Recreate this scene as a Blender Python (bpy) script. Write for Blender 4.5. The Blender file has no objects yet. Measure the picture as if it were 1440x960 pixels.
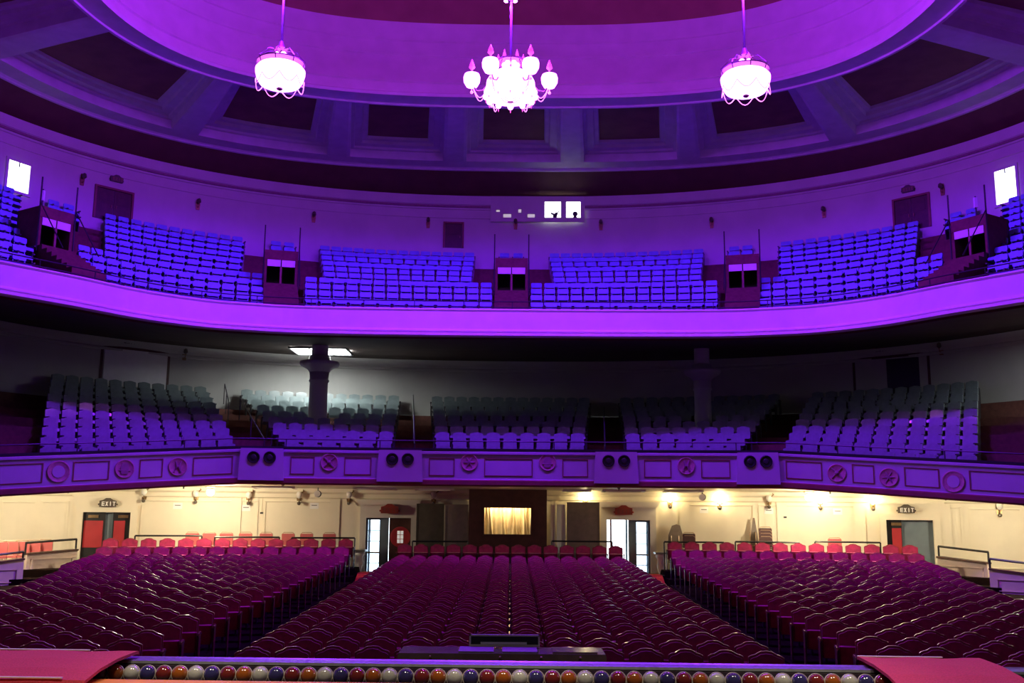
import bpy, math, random
import numpy as np
from mathutils import Matrix, Vector
random.seed(7)
SC = bpy.context.scene
COL = SC.collection
R = math.radians

# ------------------------------------------------------------------ camera
E = 2.62                      # eye height above the front stalls floor; "rel" heights below are relative to the eye
FPX, HOR, ROLL = 1400.0, 719.0, 0.0085
PT = math.atan((HOR - 480) / FPX)
cp, sp, cr, sr = math.cos(PT), math.sin(PT), math.cos(ROLL), math.sin(ROLL)
cam = bpy.data.cameras.new('camera'); camo = bpy.data.objects.new('camera', cam); COL.objects.link(camo)
cam.sensor_width = 36.0; cam.lens = 36.0 * FPX / 1440.0; cam.clip_end = 300; cam.clip_start = 0.05
right = Vector((1, 0, 0)); up = Vector((0, -sp, cp)); fwd = Vector((0, cp, sp))
r1 = right * cr + up * sr; u1 = up * cr - right * sr
camo.matrix_world = Matrix(((r1.x, u1.x, -fwd.x, 0), (r1.y, u1.y, -fwd.y, 0), (r1.z, u1.z, -fwd.z, E), (0, 0, 0, 1)))
SC.camera = camo
SC.view_settings.view_transform = 'Standard'; SC.view_settings.look = 'None'
SC.view_settings.gamma = 1.0; SC.view_settings.use_curve_mapping = False
SC.view_settings.exposure = 0.0
# ------------------------------------------------------------------ world: dark interior with a faint warm-violet spill
wd = bpy.data.worlds.new('world'); SC.world = wd; wd.use_nodes = True
wd.node_tree.nodes['Background'].inputs[0].default_value = (0.85, 0.72, 0.75, 1)
wd.node_tree.nodes['Background'].inputs[1].default_value = 0.034
# stage work lights hung over the stage (behind the camera), shining down on the stage edge
def lamp(name, kind, loc, col, energy, size=0.2, target=None, spot=None, blend=0.4):
    l = bpy.data.lights.new(name, kind); l.color = col; l.energy = energy
    if kind == 'AREA': l.size = size
    else: l.shadow_soft_size = size
    if kind == 'SPOT': l.spot_size = R(spot); l.spot_blend = blend
    o = bpy.data.objects.new(name, l); COL.objects.link(o); o.location = loc
    if target is not None:
        o.rotation_euler = (Vector(target) - Vector(loc)).to_track_quat('-Z', 'Y').to_euler()
    return o
for sx in (-4.6, -1.6, 1.6, 4.6):
    lamp('stage_work_light', 'SPOT', (sx, 8.3, 7.2), (1.0, 0.86, 0.72), 760, 0.35, (sx, 9.75, 1.07), 50, 0.7)
PURPLE = (0.115, 0.003, 1.0)

# ------------------------------------------------------------------ projection helpers (pixels of the 1440x960 photograph)
def ray(x, y):
    u = (x - 720) / FPX; v = (480 - y) / FPX
    u, v = u * cr - v * sr, u * sr + v * cr
    return Vector((u, cp - v * sp, sp + v * cp))
def atY(x, y, Y):
    r = ray(x, y); r = r * (Y / r.y); return Vector((r.x, r.y, r.z + E))
def atz(x, y, z):                 # z absolute
    r = ray(x, y); r = r * ((z - E) / r.z); return Vector((r.x, r.y, r.z + E))
def proj(p):
    X, Y, Z = p[0], p[1], p[2] - E
    d = Y * cp + Z * sp; u = X / d; v = (-Y * sp + Z * cp) / d
    return 720 + (u * cr + v * sr) * FPX, 480 - (-u * sr + v * cr) * FPX

# ------------------------------------------------------------------ materials
def mat(name, col, rough=0.6, metal=0.0, noise=0.12, scale=3.0, bump=0.0, coat=0.0, spec=0.5, emit=None, estr=0.0, sheen=0.0):
    m = bpy.data.materials.new(name); m.use_nodes = True; nt = m.node_tree; b = nt.nodes['Principled BSDF']
    b.inputs['Roughness'].default_value = rough; b.inputs['Metallic'].default_value = metal
    b.inputs['Specular IOR Level'].default_value = spec
    b.inputs['Coat Weight'].default_value = coat; b.inputs['Coat Roughness'].default_value = 0.08
    if sheen: b.inputs['Sheen Weight'].default_value = sheen
    if noise > 0:
        tc = nt.nodes.new('ShaderNodeTexCoord'); n = nt.nodes.new('ShaderNodeTexNoise'); n.inputs['Scale'].default_value = scale
        n.inputs['Detail'].default_value = 4
        rp = nt.nodes.new('ShaderNodeValToRGB'); e = rp.color_ramp.elements
        e[0].position = 0.3; e[1].position = 0.7
        e[0].color = tuple(c * (1 - noise) for c in col) + (1,); e[1].color = tuple(min(1, c * (1 + noise)) for c in col) + (1,)
        nt.links.new(tc.outputs['Object'], n.inputs['Vector']); nt.links.new(n.outputs['Fac'], rp.inputs['Fac'])
        nt.links.new(rp.outputs['Color'], b.inputs['Base Color'])
        if bump:
            bp = nt.nodes.new('ShaderNodeBump'); bp.inputs['Strength'].default_value = bump; bp.inputs['Distance'].default_value = 0.02
            nt.links.new(n.outputs['Fac'], bp.inputs['Height']); nt.links.new(bp.outputs['Normal'], b.inputs['Normal'])
    else:
        b.inputs['Base Color'].default_value = tuple(col) + (1,)
    if emit:
        b.inputs['Emission Color'].default_value = tuple(emit) + (1,); b.inputs['Emission Strength'].default_value = estr
    return m
M = {}
M['cream'] = mat('cream_paint', (0.82, 0.75, 0.58), 0.55, noise=0.05, scale=1.2)
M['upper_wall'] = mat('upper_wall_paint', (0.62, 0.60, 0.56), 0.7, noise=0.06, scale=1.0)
M['ivory'] = mat('ivory_plaster', (0.70, 0.66, 0.58), 0.6, noise=0.05, scale=2)
M['ring'] = mat('ceiling_plaster', (0.64, 0.57, 0.62), 0.7, noise=0.08, scale=2)
M['cove'] = mat('cove_plaster', (0.68, 0.55, 0.60), 0.7, noise=0.06, scale=1.5)
M['brown'] = mat('brown_ceiling_paint', (0.115, 0.055, 0.035), 0.8, noise=0.15, scale=1.5)
M['coffer'] = mat('brown_coffer_paint', (0.22, 0.105, 0.065), 0.8, noise=0.15, scale=1.5)
M['dome'] = mat('dome_paint', (0.30, 0.12, 0.085), 0.8, noise=0.12, scale=1.0)
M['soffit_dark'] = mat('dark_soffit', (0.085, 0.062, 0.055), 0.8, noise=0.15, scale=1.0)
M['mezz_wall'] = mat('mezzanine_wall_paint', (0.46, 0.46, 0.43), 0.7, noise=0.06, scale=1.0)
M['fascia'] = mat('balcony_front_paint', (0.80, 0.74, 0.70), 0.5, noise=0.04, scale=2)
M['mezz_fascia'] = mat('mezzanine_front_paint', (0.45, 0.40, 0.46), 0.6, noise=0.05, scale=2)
M['gold'] = mat('rose_gilding', (0.46, 0.22, 0.24), 0.55, noise=0.2, scale=12)
M['emblem'] = mat('dull_rose_relief', (0.30, 0.14, 0.20), 0.6, noise=0.1, scale=12)
M['maroon'] = mat('maroon_moulding', (0.22, 0.06, 0.05), 0.5, noise=0.12, scale=4)
M['tier'] = mat('tier_carpet', (0.13, 0.045, 0.035), 0.9, noise=0.2, scale=6)
M['riser'] = mat('step_edge', (0.24, 0.09, 0.08), 0.8, noise=0.15, scale=5)
M['seat_red'] = mat('red_plush', (0.50, 0.018, 0.11), 0.75, noise=0.22, scale=9, sheen=0.25)
M['seat_wood'] = mat('seat_back_frame', (0.36, 0.035, 0.07), 0.36, noise=0.2, scale=7, coat=0.22)
M['iron'] = mat('black_cast_iron', (0.03, 0.026, 0.03), 0.4, noise=0.2, scale=8)
M['arm'] = mat('polished_armrest', (0.22, 0.12, 0.08), 0.2, noise=0.1, scale=6, coat=0.6)
M['seat_blue'] = mat('blue_fabric', (0.20, 0.36, 0.66), 0.6, noise=0.12, scale=5)
M['seat_green'] = mat('grey_green_vinyl', (0.20, 0.25, 0.25), 0.28, noise=0.12, scale=5, coat=0.3)
M['black'] = mat('black_paint', (0.02, 0.02, 0.022), 0.4, noise=0.1, scale=5)
M['darkwood'] = mat('dark_brown_panel', (0.075, 0.028, 0.02), 0.5, noise=0.2, scale=5)
M['olive'] = mat('olive_screen', (0.085, 0.075, 0.05), 0.8, noise=0.15, scale=5)
M['white'] = mat('white_enamel', (0.8, 0.8, 0.78), 0.5, noise=0.04)
M['paper'] = mat('white_paper', (0.85, 0.85, 0.83), 0.7, noise=0.02)
M['ink'] = mat('printed_ink', (0.12, 0.12, 0.13), 0.7, noise=0)
M['redleaf'] = mat('red_door_panel', (0.42, 0.03, 0.04), 0.45, noise=0.08)
M['slate'] = mat('blue_grey_paint', (0.16, 0.21, 0.25), 0.5, noise=0.08)
M['redsign'] = mat('dark_red_sign', (0.30, 0.04, 0.03), 0.4, noise=0.1)
M['signface'] = mat('bronze_sign', (0.10, 0.08, 0.06), 0.4, noise=0.15, scale=20)
M['brass'] = mat('tarnished_brass', (0.30, 0.20, 0.10), 0.4, metal=0.8, noise=0.15, scale=10)
M['globe_off'] = mat('milk_glass', (0.8, 0.78, 0.72), 0.3, noise=0.02)
M['globe_on'] = mat('lit_globe', (1, 0.9, 0.7), 0.5, noise=0, emit=(1.0, 0.80, 0.42), estr=55)
M['lamp_on'] = mat('lit_flood_lens', (1, 0.95, 0.8), 0.5, noise=0, emit=(1.0, 0.85, 0.58), estr=760)
M['flame'] = mat('pink_candle_tip', (0.9, 0.2, 0.4), 0.5, noise=0, emit=(1.0, 0.06, 0.42), estr=1.0)
M['bowl'] = mat('lit_chandelier_glass', (1, 0.9, 1), 0.5, noise=0, emit=(0.66, 0.17, 1.0), estr=10.0)
M['cage'] = mat('chandelier_metal', (0.20, 0.09, 0.16), 0.45, metal=0.4, noise=0.1)
M['rod'] = mat('dark_rod', (0.05, 0.03, 0.06), 0.6, noise=0.1)
M['bead'] = mat('glass_beads', (1, 0.6, 0.9), 0.3, noise=0, emit=(1.0, 0.22, 0.85), estr=1.6)
M['led'] = mat('violet_led_lens', (0.5, 0.1, 1), 0.5, noise=0, emit=(0.55, 0.12, 1.0), estr=30)
M['steel'] = mat('brushed_steel', (0.30, 0.30, 0.29), 0.40, metal=0.9, noise=0.15, scale=14)
M['stage'] = mat('orange_stage_boards', (0.85, 0.30, 0.008), 0.4, noise=0.15, scale=5)
M['mat_red'] = mat('red_carpet', (0.50, 0.035, 0.06), 0.9, noise=0.2, scale=60, bump=0.4)
M['tape'] = mat('pale_edge_strip', (0.80, 0.70, 0.66), 0.5, noise=0.05)
M['trough'] = mat('dark_trough', (0.04, 0.025, 0.02), 0.6, noise=0.1)
for n, c in (('white', (0.46, 0.45, 0.36)), ('blue', (0.035, 0.03, 0.11)), ('red', (0.17, 0.018, 0.012)), ('amber', (0.34, 0.085, 0.008))):
    M['lens_' + n] = mat(n + '_glass_lens', c, 0.12, noise=0.12, scale=9, coat=1.0)
M['rim'] = mat('lens_rim', (0.55, 0.48, 0.36), 0.3, noise=0.05, coat=0.5)
M['console'] = mat('black_lacquer', (0.10, 0.06, 0.055), 0.22, noise=0.2, scale=6, coat=0.6)
M['floor'] = mat('stalls_floor', (0.012, 0.006, 0.004), 0.9, noise=0.2, scale=4, spec=.03)
M['carpet'] = mat('aisle_carpet', (0.50, 0.06, 0.02), 0.95, spec=.05, noise=0.2, scale=10)
M['lobby'] = mat('lobby_tile', (0.55, 0.57, 0.60), 0.25, noise=0.06, scale=3)
M['day'] = mat('daylight_glass', (1, 1, 1), 0.5, noise=0, emit=(0.82, 0.92, 1.0), estr=5.0)
M['booth_light'] = mat('lit_booth_wall', (1, 1, 1), 0.5, noise=0, emit=(0.92, 0.97, 1.0), estr=3.0)
M['port'] = mat('dim_port_glass', (0.8, 0.8, 0.7), 0.5, noise=0, emit=(0.95, 0.9, 0.85), estr=0.38)
M['panel_light'] = mat('lit_ceiling_panel', (1, 1, 1), 0.5, noise=0, emit=(0.92, 0.97, 0.95), estr=30.0)
M['curtain'] = mat('gold_curtain', (0.86, 0.68, 0.36), 0.7, noise=0.1, scale=5)
M['pane'] = mat('door_glass', (0.6, 0.7, 0.8), 0.1, noise=0)
M['pane'].node_tree.nodes['Principled BSDF'].inputs['Transmission Weight'].default_value = 0.92
M['pane'].node_tree.nodes['Principled BSDF'].inputs['IOR'].default_value = 1.05
M['chair_pink'] = mat('rose_vinyl', (0.55, 0.13, 0.13), 0.5, noise=0.1)
M['chair_frame'] = mat('tan_metal_frame', (0.55, 0.40, 0.25), 0.4, metal=0.4, noise=0.1)
M['chair_dark'] = mat('dark_upholstery', (0.09, 0.04, 0.04), 0.6, noise=0.1)
M['table'] = mat('grey_brown_laminate', (0.20, 0.16, 0.13), 0.6, noise=0.12, scale=6)
M['parapet'] = mat('pale_pink_parapet', (0.66, 0.52, 0.45), 0.55, noise=0.05)

# ------------------------------------------------------------------ mesh builder
class MB:
    def __init__(s): s.v = []; s.f = []; s.m = []
    def add(s, vs, fs, mi=0):
        o = len(s.v); s.v += [tuple(p) for p in vs]; s.f += [tuple(i + o for i in f) for f in fs]; s.m += [mi] * len(fs); return s
    def box(s, x0, x1, y0, y1, z0, z1, mi=0):
        return s.add([(x, y, z) for z in (z0, z1) for y in (y0, y1) for x in (x0, x1)],
              [(0, 2, 3, 1), (4, 5, 7, 6), (0, 1, 5, 4), (2, 6, 7, 3), (0, 4, 6, 2), (1, 3, 7, 5)], mi)
    def bbox(s, x0, x1, y0, y1, z0, z1, b=0.01, mi=0):      # box with chamfered vertical-front edges (12 sided)
        pts = [(x0 + b, z0), (x1 - b, z0), (x1, z0 + b), (x1, z1 - b), (x1 - b, z1), (x0 + b, z1), (x0, z1 - b), (x0, z0 + b)]
        return s.slab(pts, y0, y1, mi)
    def slab(s, pts, y0, y1, mi=0, inset=0.0):              # polygon in xz extruded along y
        n = len(pts)
        s.add([(x, y0, z) for x, z in pts] + [(x, y1, z) for x, z in pts],
              [tuple(range(n)), tuple(range(2 * n - 1, n - 1, -1))] + [(i, i + n, (i + 1) % n + n, (i + 1) % n) for i in range(n)], mi)
        return s
    def tube(s, pts, rad, n=6, mi=0, cap=True):
        pts = [Vector(p) for p in pts]; rings = []
        for i, p in enumerate(pts):
            d = (pts[min(i + 1, len(pts) - 1)] - pts[max(i - 1, 0)]).normalized()
            a = Vector((0, 0, 1)) if abs(d.z) < 0.9 else Vector((1, 0, 0))
            u = d.cross(a).normalized(); w = d.cross(u).normalized()
            rr = rad[i] if isinstance(rad, (list, tuple)) else rad
            rings.append([p + (u * math.cos(2 * math.pi * k / n) + w * math.sin(2 * math.pi * k / n)) * rr for k in range(n)])
        vs = [q for r in rings for q in r]; fs = []
        for i in range(len(pts) - 1):
            for k in range(n): fs.append((i * n + k, i * n + (k + 1) % n, (i + 1) * n + (k + 1) % n, (i + 1) * n + k))
        if cap: fs += [tuple(range(n - 1, -1, -1)), tuple(range((len(pts) - 1) * n, len(pts) * n))]
        return s.add(vs, fs, mi)
    def lathe(s, prof, n=16, c=(0, 0, 0), mi=0, axis='z'):
        vs = []; fs = []; c = Vector(c)
        for r, z in prof:
            for k in range(n):
                a = 2 * math.pi * k / n
                p = (r * math.cos(a), r * math.sin(a), z) if axis == 'z' else (r * math.cos(a), z, r * math.sin(a))
                vs.append(c + Vector(p))
        for i in range(len(prof) - 1):
            for k in range(n): fs.append((i * n + k, i * n + (k + 1) % n, (i + 1) * n + (k + 1) % n, (i + 1) * n + k))
        fs += [tuple(range(n - 1, -1, -1)), tuple(range((len(prof) - 1) * n, len(prof) * n))]
        return s.add(vs, fs, mi)
    def ball(s, c, r, n=10, sz=1.0, mi=0):
        k = max(4, n // 2)
        return s.lathe([(max(1e-4, r * math.sin(math.pi * i / k)), -r * sz * math.cos(math.pi * i / k)) for i in range(k + 1)], n, c, mi)
    def strip(s, rows, mi=0, closed=False):                 # grid from rows of equal-length point lists
        n = len(rows[0]); vs = [p for r in rows for p in r]; fs = []
        for i in range(len(rows) - 1 if not closed else len(rows)):
            j = (i + 1) % len(rows)
            for k in range(n - 1): fs.append((i * n + k, i * n + k + 1, j * n + k + 1, j * n + k))
        return s.add(vs, fs, mi)
    def mesh(s, name, mats, smooth=False):
        me = bpy.data.meshes.new(name); me.from_pydata(s.v, [], s.f)
        for m in (mats if isinstance(mats, (list, tuple)) else [mats]): me.materials.append(M[m] if isinstance(m, str) else m)
        me.polygons.foreach_set('material_index', s.m)
        if smooth: me.polygons.foreach_set('use_smooth', [True] * len(s.f))
        me.update(); return me
    def build(s, name, mats, parent=None, smooth=False, loc=None, rz=0.0):
        return obj(name, s.mesh(name, mats, smooth), parent, loc, rz)
def obj(name, me, parent=None, loc=None, rz=0.0):
    o = bpy.data.objects.new(name, me); COL.objects.link(o)
    if parent: o.parent = parent
    if loc is not None: o.location = loc
    if rz: o.rotation_euler = (0, 0, rz)
    return o
def tag(o, label=None, cat=None, group=None, kind=None):
    if label: o['label'] = label
    if cat: o['category'] = cat
    if group: o['group'] = group
    if kind: o['kind'] = kind
    return o
def thing(name, label, cat, loc=(0, 0, 0), rz=0.0, group=None):
    o = obj(name, None, None, loc, rz); o.empty_display_size = 0.1
    return tag(o, label, cat, group)
def struct(o): o['kind'] = 'structure'; return o
ORD = 'front second third fourth fifth sixth seventh eighth ninth tenth eleventh twelfth thirteenth fourteenth fifteenth sixteenth seventeenth eighteenth nineteenth twentieth'.split()
def nth(i): return 'first' if i == 0 else (ORD[i] if i < len(ORD) else ORD[i - 20] + ' beyond the twentieth')

# ------------------------------------------------------------------ plan curves
class Curve:            # closed or open polar curve r(phi) about (0, c)
    def __init__(s, c, fn): s.c = c; s.fn = fn
    def r(s, ph): return s.fn(ph)
    def pt(s, ph, dr=0.0, z=0.0):
        r = s.fn(ph) + dr; return Vector((math.sin(ph) * r, s.c + math.cos(ph) * r, z))
    def rot(s, ph, dr=0.0):      # rotz so that local +x runs along the wall (seen left to right) and local -y faces the room
        a = s.pt(ph - 0.01, dr); b = s.pt(ph + 0.01, dr); return math.atan2(b.y - a.y, b.x - a.x)
def superell(n, a, b): return lambda ph: ((abs(math.sin(ph)) / a) ** n + (abs(math.cos(ph)) / b) ** n) ** (-1.0 / n)
def from_points(pts, c):
    P = [Vector((-pts[1][0], pts[1][1]))] + [Vector(p) for p in pts]; P.append(P[-1] * 2 - P[-2])
    out = []
    for i in range(1, len(P) - 2):
        for k in range(20):
            t = k / 20; a, b, cc, d = P[i - 1], P[i], P[i + 1], P[i + 2]
            out.append(0.5 * ((2 * b) + (cc - a) * t + (2 * a - 5 * b + 4 * cc - d) * t * t + (3 * b - a - 3 * cc + d) * t ** 3))
    ph = np.array([math.atan2(p.x, p.y - c) for p in out]); rr = np.array([math.hypot(p.x, p.y - c) for p in out])
    return lambda q: float(np.interp(abs(q), ph, rr))
S = 0.939             # scale of the upper house (its seats are a little narrower)
OC = 14.0
GAL = Curve(OC, from_points([(x * S, y * S) for x, y in [(0, 34.5), (4, 34.45), (7.3, 34.25), (9.0, 33.85), (10.5, 33.25), (12.15, 31.8), (13.5, 29.85), (14.86, 28.1), (17, 25.4), (20, 21.0)]], OC))
MEZ = Curve(OC, from_points([(0, 30.5), (4, 30.45), (8.2, 30.0), (10.8, 28.9), (13.65, 26.8), (17, 24.2), (20, 21.6)], OC))
CC = 27 * S
WALL = Curve(CC, superell(2.3, 21.48 * S, 18.93 * S))
RA = Curve(CC, superell(2.6, 19.98 * S, 17.59 * S)); RAi = Curve(CC, lambda ph: RA.fn(ph) - 0.86)
RB = Curve(CC, superell(2.7, 14.03 * S, 10.36 * S)); RC = Curve(CC, superell(2.8, 13.19 * S, 9.46 * S)); RD = Curve(CC, superell(2.9, 12.84 * S, 9.97 * S))
def wall_from_O(ph, c=OC, cur=WALL):       # radius of WALL measured from another centre
    lo, hi = 1.0, 60.0
    for _ in range(40):
        m = (lo + hi) / 2; x, y = math.sin(ph) * m, c + math.cos(ph) * m
        if math.hypot(x, y - cur.c) < cur.r(math.atan2(x, y - cur.c)): lo = m
        else: hi = m
    return lo
_ph = np.linspace(0, R(85), 90); _wr = np.array([wall_from_O(p) for p in _ph])
WALLO = Curve(OC, lambda ph: float(np.interp(abs(ph), _ph, _wr)))
MWALL = Curve(OC, lambda ph: WALLO.r(ph) - 0.45)
ARC_C, ARC_R = -8.0, 42.0
BACK = Curve(ARC_C, lambda ph: ARC_R)
def hit(x, y, cur, dr=0.0):                # first crossing from inside of a pixel ray with a vertical curved wall
    d = ray(x, y); lo, hi = 0.0, 80.0
    for _ in range(50):
        m = (lo + hi) / 2; p = d * m
        if math.hypot(p.x, p.y - cur.c) < cur.r(math.atan2(p.x, p.y - cur.c)) + dr: lo = m
        else: hi = m
    p = d * lo; return Vector((p.x, p.y, p.z + E)), math.atan2(p.x, p.y - cur.c)
def sweep(mb, cur, phis, prof, zf=None, mi=0, closed=False):
    rows = []
    for ph in phis:
        dz = zf(ph) if zf else 0.0
        row = [cur.pt(ph, dr, E + z + dz) for dr, z in prof]
        if closed: row.append(row[0])
        rows.append(row)
    mb.strip(rows, mi); return mb
def frange(a, b, n): return [a + (b - a) * i / n for i in range(n + 1)]

zW = 14.82 * S; zR = 15.82 * S; zD = 19.1 * S          # rel heights of wall top, coffered ring and dome rim
zG1, zG0 = 7.05 * S, 6.042 * S                          # gallery front top / bottom
def mdip(ph):                                           # the mezzanine front dips towards the sides
    x = abs(MEZ.pt(ph).x); return -0.47 * max(0.0, min(1.4, (x - 8.0) / 5.65)) ** 1.2
zM1, zM0 = 1.80, 0.74
FULL = frange(-math.pi, math.pi, 160)
BK = frange(R(-80), R(80), 120)

# ================================================================== THE SETTING
def zc(r):       # stalls floor, abs height as a function of the arc radius; the last row stands on a raised step
    if r <= 21.5: return 0.0
    if r <= 39.45: return 0.43 * (r - 21.5) / 17.95
    if r <= 40.3: return 0.72
    if r <= 41.0: return 0.72 + (0.30 - 0.72) * (r - 40.3) / 0.7
    return 0.30
def zs(r):       # the same for the side blocks, which end in two raised steps
    if r <= 38.65: return 0.0 if r <= 21.5 else 0.51 * (r - 21.5) / 17.15
    if r <= 39.45: return 0.66
    if r <= 40.3: return 0.87
    if r <= 41.0: return 0.87 + (0.30 - 0.87) * (r - 40.3) / 0.7
    return 0.30
def arcY(x, r): return ARC_C + math.sqrt(r * r - x * x)
RS = [18.6, 21.5, 24, 27, 30, 33, 36, 38.65, 38.651, 39.45, 39.451, 40.3, 41.0, 42.6]
mb = MB()
for x0, x1, fz in ((-20.5, -4.74, zs), (-4.74, 4.74, zc), (4.74, 20.5, zs)):
    xs = frange(x0, x1, 10); mb.strip([[(x, arcY(x, max(r, abs(x) + .1)), fz(r)) for x in xs] for r in RS])
for x in (-4.74, 4.74): mb.strip([[(x, arcY(x, r), zc(r) - .01), (x, arcY(x, r), zs(r))] for r in RS])
struct(mb.build('floor', 'floor'))
# back wall of the stalls: curved, with four openings
DOORS = [((117, 184), 720, 'side'), ((515, 578), 728, 'main'), ((853, 914), 731, 'main'), ((1246, 1312), 731, 'side')]
zdoor = []
openings = []
for (xa, xb), ytop, kind in DOORS:
    pa, fa = hit(xa, ytop, BACK); pb, fb = hit(xb, ytop, BACK); openings.append((fa, fb, (pa.z + pb.z) / 2, kind))
WT = E + 0.70; WB = 0.0
mb = MB()
edges = [R(-29)] + [a for o in openings for a in o[:2]] + [R(29)]
def wallseg(mb, cur, fa, fb, z0, z1, th=0.25, n=None, mi=0):
    n = n or max(1, int(abs(fb - fa) / R(1.2)))
    sweep(mb, cur, frange(fa, fb, n), [(0, z0 - E), (0, z1 - E), (th, z1 - E), (th, z0 - E)], mi=mi, closed=True)
    for f in (fa, fb): mb.add([cur.pt(f, d, z) for d, z in ((0, z0), (0, z1), (th, z1), (th, z0))], [(0, 1, 2, 3)], mi)
for i in range(0, len(edges), 2): wallseg(mb, BACK, edges[i], edges[i + 1], WB, WT)
for fa, fb, zt, k in openings: wallseg(mb, BACK, fa, fb, zt, WT)
wall_back = struct(mb.build('wall_back', 'cream'))
mb = MB(); sweep(mb, BACK, frange(R(-29), R(29), 60), [(0, WT - E - .34), (-.05, WT - E - .30), (-.06, WT - E - .18), (-.14, WT - E - .12), (-.16, WT - E)])
mb.build('cornice', 'cream', wall_back)
mb = MB()
for i in range(0, len(edges), 2): sweep(mb, BACK, frange(edges[i], edges[i + 1], 8), [(0, .55 - E), (-.03, .54 - E), (-.03, .02 - E), (0, 0 - E)])
mb.build('baseboard', 'cream', wall_back)
def wall_panel(xa, xb, y0, y1):
    a, fa = hit(xa, y0, BACK); b, fb = hit(xb, y0, BACK); z1 = min(a.z, WT - .40); z0 = 1.0
    mb = MB(); d = .055 / ARC_R
    def bar(f0, f1, za, zb): sweep(mb, BACK, frange(f0, f1, 6), [(0, za - E), (-.035, za - E + .01), (-.035, zb - E - .01), (0, zb - E)])
    bar(fa, fb, z1 - .06, z1); bar(fa, fb, z0, z0 + .06); bar(fa, fa + d, z0, z1); bar(fb - d, fb, z0, z1)
    mb.build('panel_moulding', 'cream', wall_back)
for q in ((2, 52, 704), (58, 98, 704), (200, 326, 702), (334, 364, 702), (372, 468, 700), (968, 1060, 704), (1066, 1096, 706), (1102, 1202, 708), (1322, 1352, 712), (1362, 1436, 714)): wall_panel(q[0], q[1], q[2], 0)
for xp in (331, 470, 963, 1100, 1210, 1330):       # flat pilasters
    p, f = hit(xp, 740, BACK); d = .16 / ARC_R
    mb = MB(); sweep(mb, BACK, frange(f - d, f + d, 2), [(0, .3 - E), (-.05, .3 - E), (-.05, WT - E - .34), (0, WT - E - .34)])
    mb.build('pilaster', 'cream', wall_back)
# mezzanine underside
mb = MB(); rows = []
for ph in frange(R(-52), R(52), 70):
    a = MEZ.pt(ph, 0.05, E + zM0 + mdip(ph) + .02); b = MEZ.pt(ph, 2.0, E + .70 + .02); lo, hi = 0, 30
    for _ in range(30):
        m = (lo + hi) / 2; q = MEZ.pt(ph, m)
        if math.hypot(q.x, q.y - ARC_C) < ARC_R + .2: lo = m
        else: hi = m
    rows.append([a, b, MEZ.pt(ph, max(lo, 2.2), E + .70)])
mb.strip(rows); ceil_mezz = struct(mb.build('ceiling', 'cream')); ceil_mezz.name = 'ceiling_under_mezzanine'
for xa, xb in ((360, 420), (500, 560), (585, 640), (790, 830), (845, 905), (930, 985)):     # shallow soffit panels
    mb = MB(); fa = hit(xa, 690, BACK)[1]; fb = hit(xb, 690, BACK)[1]
    for (f0, f1, d0, d1) in ((fa, fb, -2.9, -2.8), (fa, fb, -.9, -.8), (fa, fa + .003, -2.9, -.8), (fb - .003, fb, -2.9, -.8)):
        sweep(mb, BACK, frange(f0, f1, 4), [(d0, .70), (d0, .65), (d1, .65), (d1, .70)])
    mb.build('soffit_moulding', 'ivory', ceil_mezz)

# ---- mezzanine tiers, back wall, gallery underside
NM, NG = 10, 11
def mrow(ph, k): return MEZ.r(ph) + .30 + (MWALL.r(ph) - MEZ.r(ph) - .45) * k / NM
def mz(k): return 1.12 + (3.88 - 1.12) * k / (NM - 1)
def grow(ph, k): return GAL.r(ph) + .25 + (WALLO.r(ph) - GAL.r(ph) - .40) * k / NG
def gz(k): return 5.93 + (10.35 - 5.93) * k / (NG - 1)
def tiers(row, zk, N, phis, dip, parent_name, mname):
    mb = MB()
    for k in range(N):
        rows = []
        for ph in phis:
            d = dip(ph) * (1 - k / N) if dip else 0; d1 = dip(ph) * (1 - (k - 1) / N) if dip else 0
            def P(r, z): return (math.sin(ph) * r, OC + math.cos(ph) * r, E + z)
            zb = zk(k - 1) + d1 if k else zk(0) + d - .3
            rows.append([P(row(ph, k), zb), P(row(ph, k), zk(k) + d), P(row(ph, k + 1), zk(k) + d)])
        mb.strip(rows)
    return struct(mb.build(parent_name, mname))
ft_m = tiers(mrow, mz, NM, frange(R(-58), R(58), 80), mdip, 'floor_mezzanine', 'tier')
ft_g = tiers(grow, gz, NG, frange(R(-66), R(66), 100), None, 'floor_gallery', 'tier')
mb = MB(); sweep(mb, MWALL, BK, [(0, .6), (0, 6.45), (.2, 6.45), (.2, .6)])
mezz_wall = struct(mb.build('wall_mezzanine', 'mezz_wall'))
mb = MB(); sweep(mb, MWALL, BK, [(0, 5.92), (-.07, 5.95), (-.07, 6.02), (-.03, 6.06), (-.12, 6.16), (-.16, 6.38)])
mb.build('cornice', 'mezz_wall', mezz_wall)
mb = MB(); rows = []
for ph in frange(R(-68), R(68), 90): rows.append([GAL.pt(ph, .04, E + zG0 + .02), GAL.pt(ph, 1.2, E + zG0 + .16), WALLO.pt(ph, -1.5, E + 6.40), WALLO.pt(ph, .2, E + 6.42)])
mb.strip(rows); struct(mb.build('ceiling_under_gallery', 'soffit_dark'))

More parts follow.
